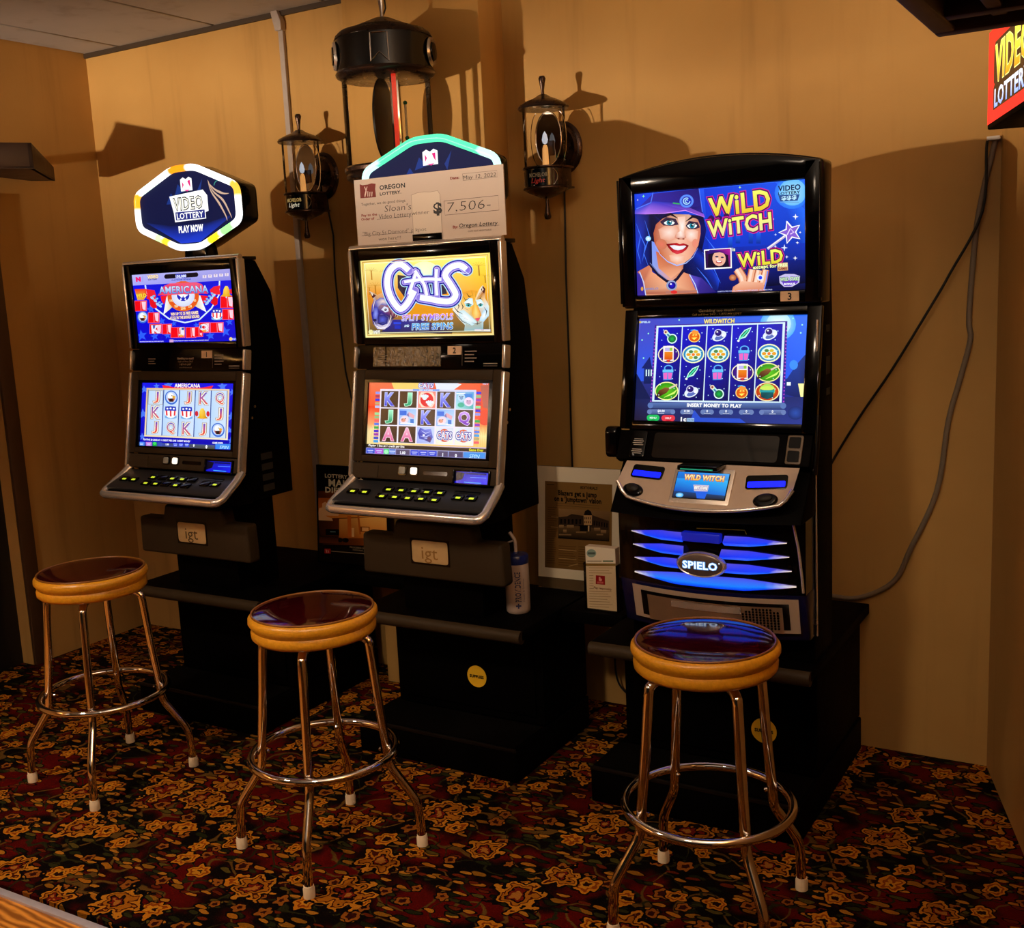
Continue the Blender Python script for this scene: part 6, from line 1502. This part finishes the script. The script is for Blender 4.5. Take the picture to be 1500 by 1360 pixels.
def newspaper():
    w_, h_ = .335, .452
    t = thing('framed_newspaper', 'framed yellowed newspaper article with a photo of a corner building', 'picture', (2.641, -.25, SZ))
    M0 = RX(R(-4)) @ T(0, 0, h_/2) @ RX(R(90))
    MB().box(-w_/2, w_/2, -h_/2, h_/2, -.012, 0, M0).build('backing', m_blackmatte, t)
    A = Art([(65, 85), (770, 122), (100, 1130), (780, 1185)], M0, w_, h_)
    A.bg('#e0d4c0', '#d8ccb8', '#d8ccb4', '#d0c4ac')
    A.poly([(90, 1040), (790, 1090), (785, 1190), (95, 1135)], '#5a4a34')
    A.poly([(135, 220), (705, 250), (705, 1000), (150, 965)], ['#7a5a30', '#80602f', '#7a5a30', '#6a4c26'])
    A.text('EDITORIALS', 510, 280, 22, '#2a1c10', wp=140, bold=.04); A.rect(150, 250, 215, 256, '#3a2a18')
    A.text('Blazers get a jump', 412, 330, 42, '#1c120a', wp=325, bold=.05); A.text('on a \'Jumptown\' vision', 415, 382, 42, '#1c120a', wp=395, bold=.05)
    A.line([(235, 412), (600, 435)], 3, '#4a3218'); A.line([(235, 430), (600, 455)], 3, '#4a3218')
    for c in range(1):
        for k in range(26): A.line([(165, 450+k*19), (165+78-(k*37 % 20), 452+k*19)], 6, '#5a4020')
    for k in range(9): A.line([(265, 780+k*20), (410-(k*31 % 24), 786+k*20)], 6, '#5a4020'); A.line([(430, 785+k*20), (690, 795+k*20)], 6, '#5a4020')
    A.line([(195, 530), (255, 535)], 5, '#a88a58'); A.line([(195, 618), (255, 622)], 5, '#a88a58'); A.line([(265, 810), (415, 820)], 5, '#a88a58'); A.line([(265, 885), (415, 892)], 5, '#a88a58'); A.line([(350, 950), (430, 930)], 5, '#a88a58')
    # photo of a corner building
    A.poly([(258, 460), (690, 480), (685, 735), (258, 716)], ['#8a6a44', '#7a5c3a', '#1a120a', '#1c140c'])
    A.poly([(258, 535), (330, 525), (370, 505), (470, 520), (475, 610), (258, 610)], '#32241a'); A.poly([(535, 510), (590, 530), (680, 560), (680, 640), (535, 620)], '#38281c')
    A.poly([(470, 515), (540, 515), (538, 600), (474, 600)], '#b08c60'); A.poly([(472, 515), (480, 480), (506, 464), (532, 482), (542, 515)], '#1c140e')
    for k in range(4): A.rect(478+k*15, 530, 485+k*15, 550, '#3a2a1c'); A.rect(478+k*15, 565, 485+k*15, 582, '#3a2a1c')
    for k in range(6): A.rect(275+k*32, 550, 290+k*32, 590, '#1a120c'); A.rect(555+k*21, 560+k*4, 565+k*21, 600+k*3, '#1a120c')
    A.rect(430, 598, 545, 606, '#0e0a06'); A.rect(440, 606, 530, 650, '#140e08'); A.rect(508, 604, 520, 650, '#b89a70')
    for (x, y, w2) in ((265, 600, 40), (330, 600, 60), (300, 640, 30), (410, 655, 85), (560, 620, 50), (615, 640, 45), (265, 678, 105), (580, 672, 55)): A.rect(x, y, x+w2, y+(26 if y < 650 else 12), '#9a7c54', '#6a5034')
    A.build('article_print', m_glossprint, t)
    MB().add([(-w_/2, -h_/2, .0045), (w_/2, -h_/2, .0045), (w_/2, h_/2, .0045), (-w_/2, h_/2, .0045)], [(0, 1, 2, 3)], M0).build('glazing', m_glass, t)
    MB().tube([tuple(M0 @ Vector(p)) for p in ((-w_/2, -h_/2, .003), (w_/2, -h_/2, .003))], .0025, 6).build('lower_edge', m_chrome, t)
newspaper()

def leaflets():
    t = thing('leaflet_holder', 'clear stand-up holder with cream leaflets beside the tall slot machine', 'leaflet holder', (2.825, -.41, SZ))
    ac = glass_mat('acrylic', (.96, .93, .88, 1), .05)
    h = MB()
    h.box(-.062, .062, -.030, -.027, 0, .165); h.box(-.062, .062, .012, .015, 0, .20); h.box(-.062, -.059, -.030, .015, 0, .165); h.box(.059, .062, -.030, .015, 0, .165); h.box(-.062, .062, -.03, .03, 0, .003)
    h.build('holder', ac, t)
    lv = MB().box(-.056, .056, -.022, .010, .004, .222).build('leaflet_stack', m_paper, t)
    A = Art([(545, 725), (790, 750), (555, 1250), (800, 1270)], T(0, -.0222, .113) @ RX(R(90)), .112, .218)
    A.bg('#ecdcc0', '#e8d8bc', '#e8d8ba', '#e0d0b0')
    A.ell(596, 785, 40, 34, '#8aa090'); A.rect(565, 777, 628, 795, '#4a5a52'); A.rect(560, 848, 680, 854, '#6a5a40'); A.rect(690, 846, 775, 856, '#3a5a38'); A.rect(545, 870, 795, 892, '#8a7034')
    A.poly([(630, 970), (705, 975), (705, 1050), (628, 1045)], '#a00c1c'); A.rect(655, 985, 668, 1015, '#f0b0a8'); A.ell(668, 1008, 12, 12, '#f0b0a8'); A.rect(640, 1025, 692, 1032, '#e08080'); A.rect(640, 1037, 692, 1041, '#e08080')
    A.text('Play responsibly', 685, 1080, 18, '#6a2a1c', wp=150, shear=.2, bold=.02)
    for k in range(16):
        y = 905+k*22
        if 955 < y < 1095: A.rect(575, y, 610, y+4, '#9a8060')
        else: A.rect(572, y, 770-(k*29 % 50), y+4, '#9a8060')
    A.build('leaflet_print', m_print, lv)
leaflets()

def bottle():
    t = thing('drink_bottle', 'translucent white plastic bottle with blue lid and bent straw', 'bottle', (2.560, -.545, SZ))
    MB().lathe([(0, 0), (.036, 0), (.041, .005), (.042, .015), (.042, .17), (.040, .176), (0, .176)], 32).build('bottle_body', mat('frosted_plastic', '#a08a7c', .4, var=.05, emit=None), t, smooth=40)
    MB().lathe([(0, .174), (.042, .174), (.043, .178), (.043, .198), (.039, .204), (.012, .207), (.010, .212), (0, .212)], 32).build('lid', mat('blue_lid', '#101c58', .35), t, smooth=40)
    MB().tube([(0, 0, .20), (0, 0, .245), (-.004, 0, .256), (-.022, 0, .278)], .0062, 10).build('straw', mat('straw', '#b8a498', .4), t, smooth=50)
    st = MB().tube([(-.002, 0, .252), (-.025, -.004, .243), (-.042, -.006, .235)], .003, 8).build('strap', mat('strap_white', '#c8b4a4', .5), t, smooth=50)
    MB().lathe([(0, -.008), (.007, -.006), (.009, 0), (.007, .006), (0, .008)], 14, T(-.048, -.006, .232)).build('strap_cap', mat('strap_white', '#c8b4a4', .5), st, smooth=50)
    # wording runs up the bottle
    lab = None
    for (s, ang, hgt, wid, col) in (('PROVIDENCE', R(-58), .020, .105, '#101a4a'), ('Health & Services', R(-30), .007, .08, '#4a3a48')):
        vs, fs = text_mesh(s, .03 if hgt > .01 else 0, 0)
        x0 = min(p[0] for p in vs); x1 = max(p[0] for p in vs); mb = MB(); vv = []
        for (px, py) in vs:
            a = ang-((py-.36)/.72*hgt)/.0424
            z = .045+(px-x0)/(x1-x0)*wid
            vv.append((.0424*math.cos(a), .0424*math.sin(a), z))
        mb.add(vv, fs).build('lettering', mat('ink_'+col[1:], col, .5), t)
    mb = MB()
    for (a0, a1, z0, z1) in ((-.06, .06, .022, .040), (-.22, .22, .028, .034)):
        mb.surf(lambda u, v: (.0425*math.cos(R(-58)+a0+(a1-a0)*u), .0425*math.sin(R(-58)+a0+(a1-a0)*u), z0+(z1-z0)*v), 6, 1)
    mb.build('cross_mark', mat('ink_101a4a', '#101a4a', .5), t)
bottle()

# ================================================================== lit sign on the right wall
def wall_sign():
    c = rwall(.77, .12, 1.99)
    t = thing('lottery_sign', 'red light box sign with yellow and white letters on the right wall', 'sign', (c.x, c.y, 1.972), PI/2+RA*-1+0, absz=True)
    # local x runs along the wall towards the camera, local -y looks into the room
    t.rotation_euler = (0, 0, -PI/2+RA)
    W0, z0, z1 = .60, 1.972, 2.215
    a, b = -.30, .30
    bx = MB().box(a, b, .0, .10, z0, z1).build('light_box', m_black, t, bevel=.004)
    Mf = T(0, -.0005, (z0+z1)/2) @ RX(R(90))
    A = Art([(0, 0), (780, 0), (0, 243), (780, 243)], Mf @ T(0, .004, 0), .59, .228)
    A.bg('#e81018', '#e81018', '#f01820', '#f01820')
    A.poly([(118, 40), (662, 40), (680, 60), (680, 140), (662, 148), (680, 156), (680, 214), (100, 214), (100, 156), (118, 148), (100, 140), (100, 60)], '#140806')
    A.text('VIDEO', 390, 96, 92, '#ffff50', wp=540, bold=.03, grad='#ff9010', outline=[(.05, '#f8ff90')])
    A.text('LOTTERY', 390, 184, 46, '#f4f8ff', wp=540, bold=.03, grad='#80a8ff')
    A.build('sign_face', attr_mat('sign_face_light', 1.5, rough=.2), t)
    MB().box(a+.01, b-.01, .1, .112, z0+.01, z1-.01).build('back_lamp', mat('blue_white_tube', '#80b8ff', .4, emit='#78a8ff', estr=2.6), t)
    for x in (a+.05, b-.05): MB().box(x-.01, x+.01, .1, .122, z1-.04, z1-.02).build('bracket', m_black, t)
wall_sign()

# ================================================================== cables on the back wall at right
def flatpath(pts, y): return [(p[0], y, p[1]) for p in pts]
tag(MB().tube(smoothpath(flatpath([(3.977, 1.989), (3.972, 1.966), (3.946, 1.843), (3.927, 1.713), (3.913, 1.468), (3.918, 1.396), (3.888, 1.264), (3.858, 1.139), (3.827, .912), (3.747, .712), (3.694, .597), (3.581, .530), (3.48, .528)], -.010)), .0085, 8).build('pale_cable', mat('pale_cable', '#7a6a58', .5), smooth=60), 'thick pale cable sagging down the back wall from the lit sign', 'cable')
tag(MB().tube(smoothpath(flatpath([(3.960, 1.985), (3.955, 1.967), (3.947, 1.781), (3.859, 1.603), (3.8, 1.496), (3.688, 1.305), (3.587, 1.15), (3.501, 1.003), (3.45, .9)], -.028)), .0042, 8).build('black_cable', mat('black_cord', '#080706', .5), smooth=60), 'thin black cable slanting from the lit sign to the tall machine', 'cable')
tag(MB().box(3.955, 3.992, -.03, 0, 1.988, 2.0).build('cable_clip', m_white, bevel=.002), 'white clip holding two cables in the wall corner', 'clip')
tag(MB().tube(smoothpath([(2.80, -.02, .02), (2.74, -.05, .06), (2.69, -.06, .13), (2.68, -.05, .3)]), .004, 8).build('black_cable', mat('black_cord', '#080706', .5), smooth=60), 'short black cable near the floor between the middle and right stands', 'cable')

# ================================================================== hanging wooden fixtures
def box_lamp_frame(t, L_, W_, z0, z1, slats=True):
    P = lambda mb, name, m=m_wood, **k: mb.build(name, m, t, **k)
    th = .022
    P(MB().box(-L_/2, L_/2, -W_/2, -W_/2+th, z0, z1), 'side_board', bevel=.003); P(MB().box(-L_/2, L_/2, W_/2-th, W_/2, z0, z1), 'side_board', bevel=.003)
    P(MB().box(-L_/2, -L_/2+th, -W_/2+th, W_/2-th, z0, z1), 'end_board', bevel=.003); P(MB().box(L_/2-th, L_/2, -W_/2+th, W_/2-th, z0, z1), 'end_board', bevel=.003)
# the lamp at the left edge of the view: tapered wooden box
t = thing('wall_box_lamp', 'small dark wooden box lamp on the left wall above the door', 'wall lamp', (0, 0, 2.185), absz=True)
B_ = Vector((0.465, -0.698)); A_ = Vector((0.109, -0.330)); dirL = (Vector((0.397, -0.804))-B_).normalized()
B2 = B_+dirL*.40; A2 = A_+dirL*.10
zb, zt1, zt2 = 2.185, 2.287, 2.247
def wedge_board(p, q, z0, zp, zq, n):
    n = Vector((n.x, n.y))*.018
    v = [(p.x, p.y, z0), (q.x, q.y, z0), (q.x+n.x, q.y+n.y, z0), (p.x+n.x, p.y+n.y, z0), (p.x, p.y, zp), (q.x, q.y, zq), (q.x+n.x, q.y+n.y, zq), (p.x+n.x, p.y+n.y, zp)]
    return MB().add(v, [(0, 1, 2, 3), (4, 7, 6, 5), (0, 4, 5, 1), (1, 5, 6, 2), (2, 6, 7, 3), (3, 7, 4, 0)])
nAB = dirL; nL = (A_-B_).normalized()
wedge_board(B_, A_, zb, zt1, zt2, nAB).build('end_board', m_wood, t, bevel=.003)
wedge_board(B2, A2, zb, zt1, zt2, -nAB).build('end_board', m_wood, t, bevel=.003)
wedge_board(B_, B2, zb, zt1, zt1, nL).build('side_board', m_wood, t, bevel=.003)
wedge_board(A_, A2, zb, zt2, zt2, -nL).build('side_board', m_wood, t, bevel=.003)
MB().prism([tuple(B_), tuple(A_), tuple(A2), tuple(B2)], zb, zb+.008).build('bottom_board', m_wood, t)
ctr = (B_+A_+A2+B2)/4
MB().prism([(0.0, -.92), (0.0, -.86), (.24, -.90), (.24, -.96)], 2.19, 2.215).build('wall_arm', m_wood, t, bevel=.003)
# fixture at the upper right corner of the view, seen from below
t = thing('hanging_box_lamp', 'dark wooden slatted box lamp hanging in the upper right corner', 'hanging lamp', (4.437, -2.74, 1.88), absz=True)
box_lamp_frame(t, .42, .70, 1.88, 2.0)
MB().box(-.19, .19, -.33, .33, 1.900, 1.905).build('bottom_board', m_wood, t)
for k in range(3): MB().box(-.15+.11*k, -.135+.11*k, -.32, .30, 1.884, 1.900).build('slat', m_wood, t, bevel=.002)
for y in (-.25, .26): MB().box(-.188, .188, y, y+.02, 1.882, 1.899).build('cross_slat', m_wood, t, bevel=.002)
for (x, y) in ((.20, -.3), (.20, .3), (-.20, -.3)): MB().tube([(x, y, 1.95), (x, y, ZC)], .005, 8).build('hanging_rod', m_blackmatte, t)
# unseen box lamp behind the camera's left; lid and bottom added to shape light
t = thing('hanging_box_lamp', 'unseen wooden box lamp, two bulbs, added lid and bottom, left of the view', 'hanging lamp', (BOX_C.x, BOX_C.y, 1.62), BOX_A, absz=True)
box_lamp_frame(t, 2.4, .30, 1.62, 1.824)
MB().box(-1.19, 1.19, -.14, .14, 1.62, 1.632).build('bottom_board', m_wood, t)  # added to keep light off the floor
MB().box(-1.3, 1.3, -.31, .31, 1.912, 1.93).build('added_lid', m_wood, t, bevel=.003)  # unseen lid, added to keep light off the ceiling
for kx in (-1.05, 1.05): MB().box(kx-.012, kx+.012, -.02, .02, 1.632, 1.912).build('added_lid_post', m_wood, t)
for kx in (-.5, .5):
    MB().box(kx-.012, kx+.012, -.13, .13, 1.66, 1.68).build('bulb_bar', m_wood, t)
    MB().lathe([(0, 1.68), (.014, 1.68), (.014, 1.735), (0, 1.735)], 16, T(kx, 0, 0)).build('bulb_socket', m_white, t, smooth=40)
for kx in (-1, 1): MB().tube([(kx*1.1, 0, 1.92), (kx*1.1, 0, ZC)], .006, 8).build('hanging_rod', m_blackmatte, t)
# trims of the ceiling downlights, the second around the added fill spot
for i, (p, _a, _b, _c) in enumerate(DOWN):
    o = MB().lathe([(.075, ZC-.004), (.10, ZC-.004), (.10, ZC+.0), (.075, ZC+.0)], 32, T(p[0], p[1], 0)).build('downlight_ring', m_white)
    tag(o, ['round white ceiling downlight ring nearer the left wall', 'round white ceiling ring of the added fill spotlight nearer the room centre'][i], 'downlight')

for o in bpy.data.objects:
    if '_bz' in o: del o['_bz']
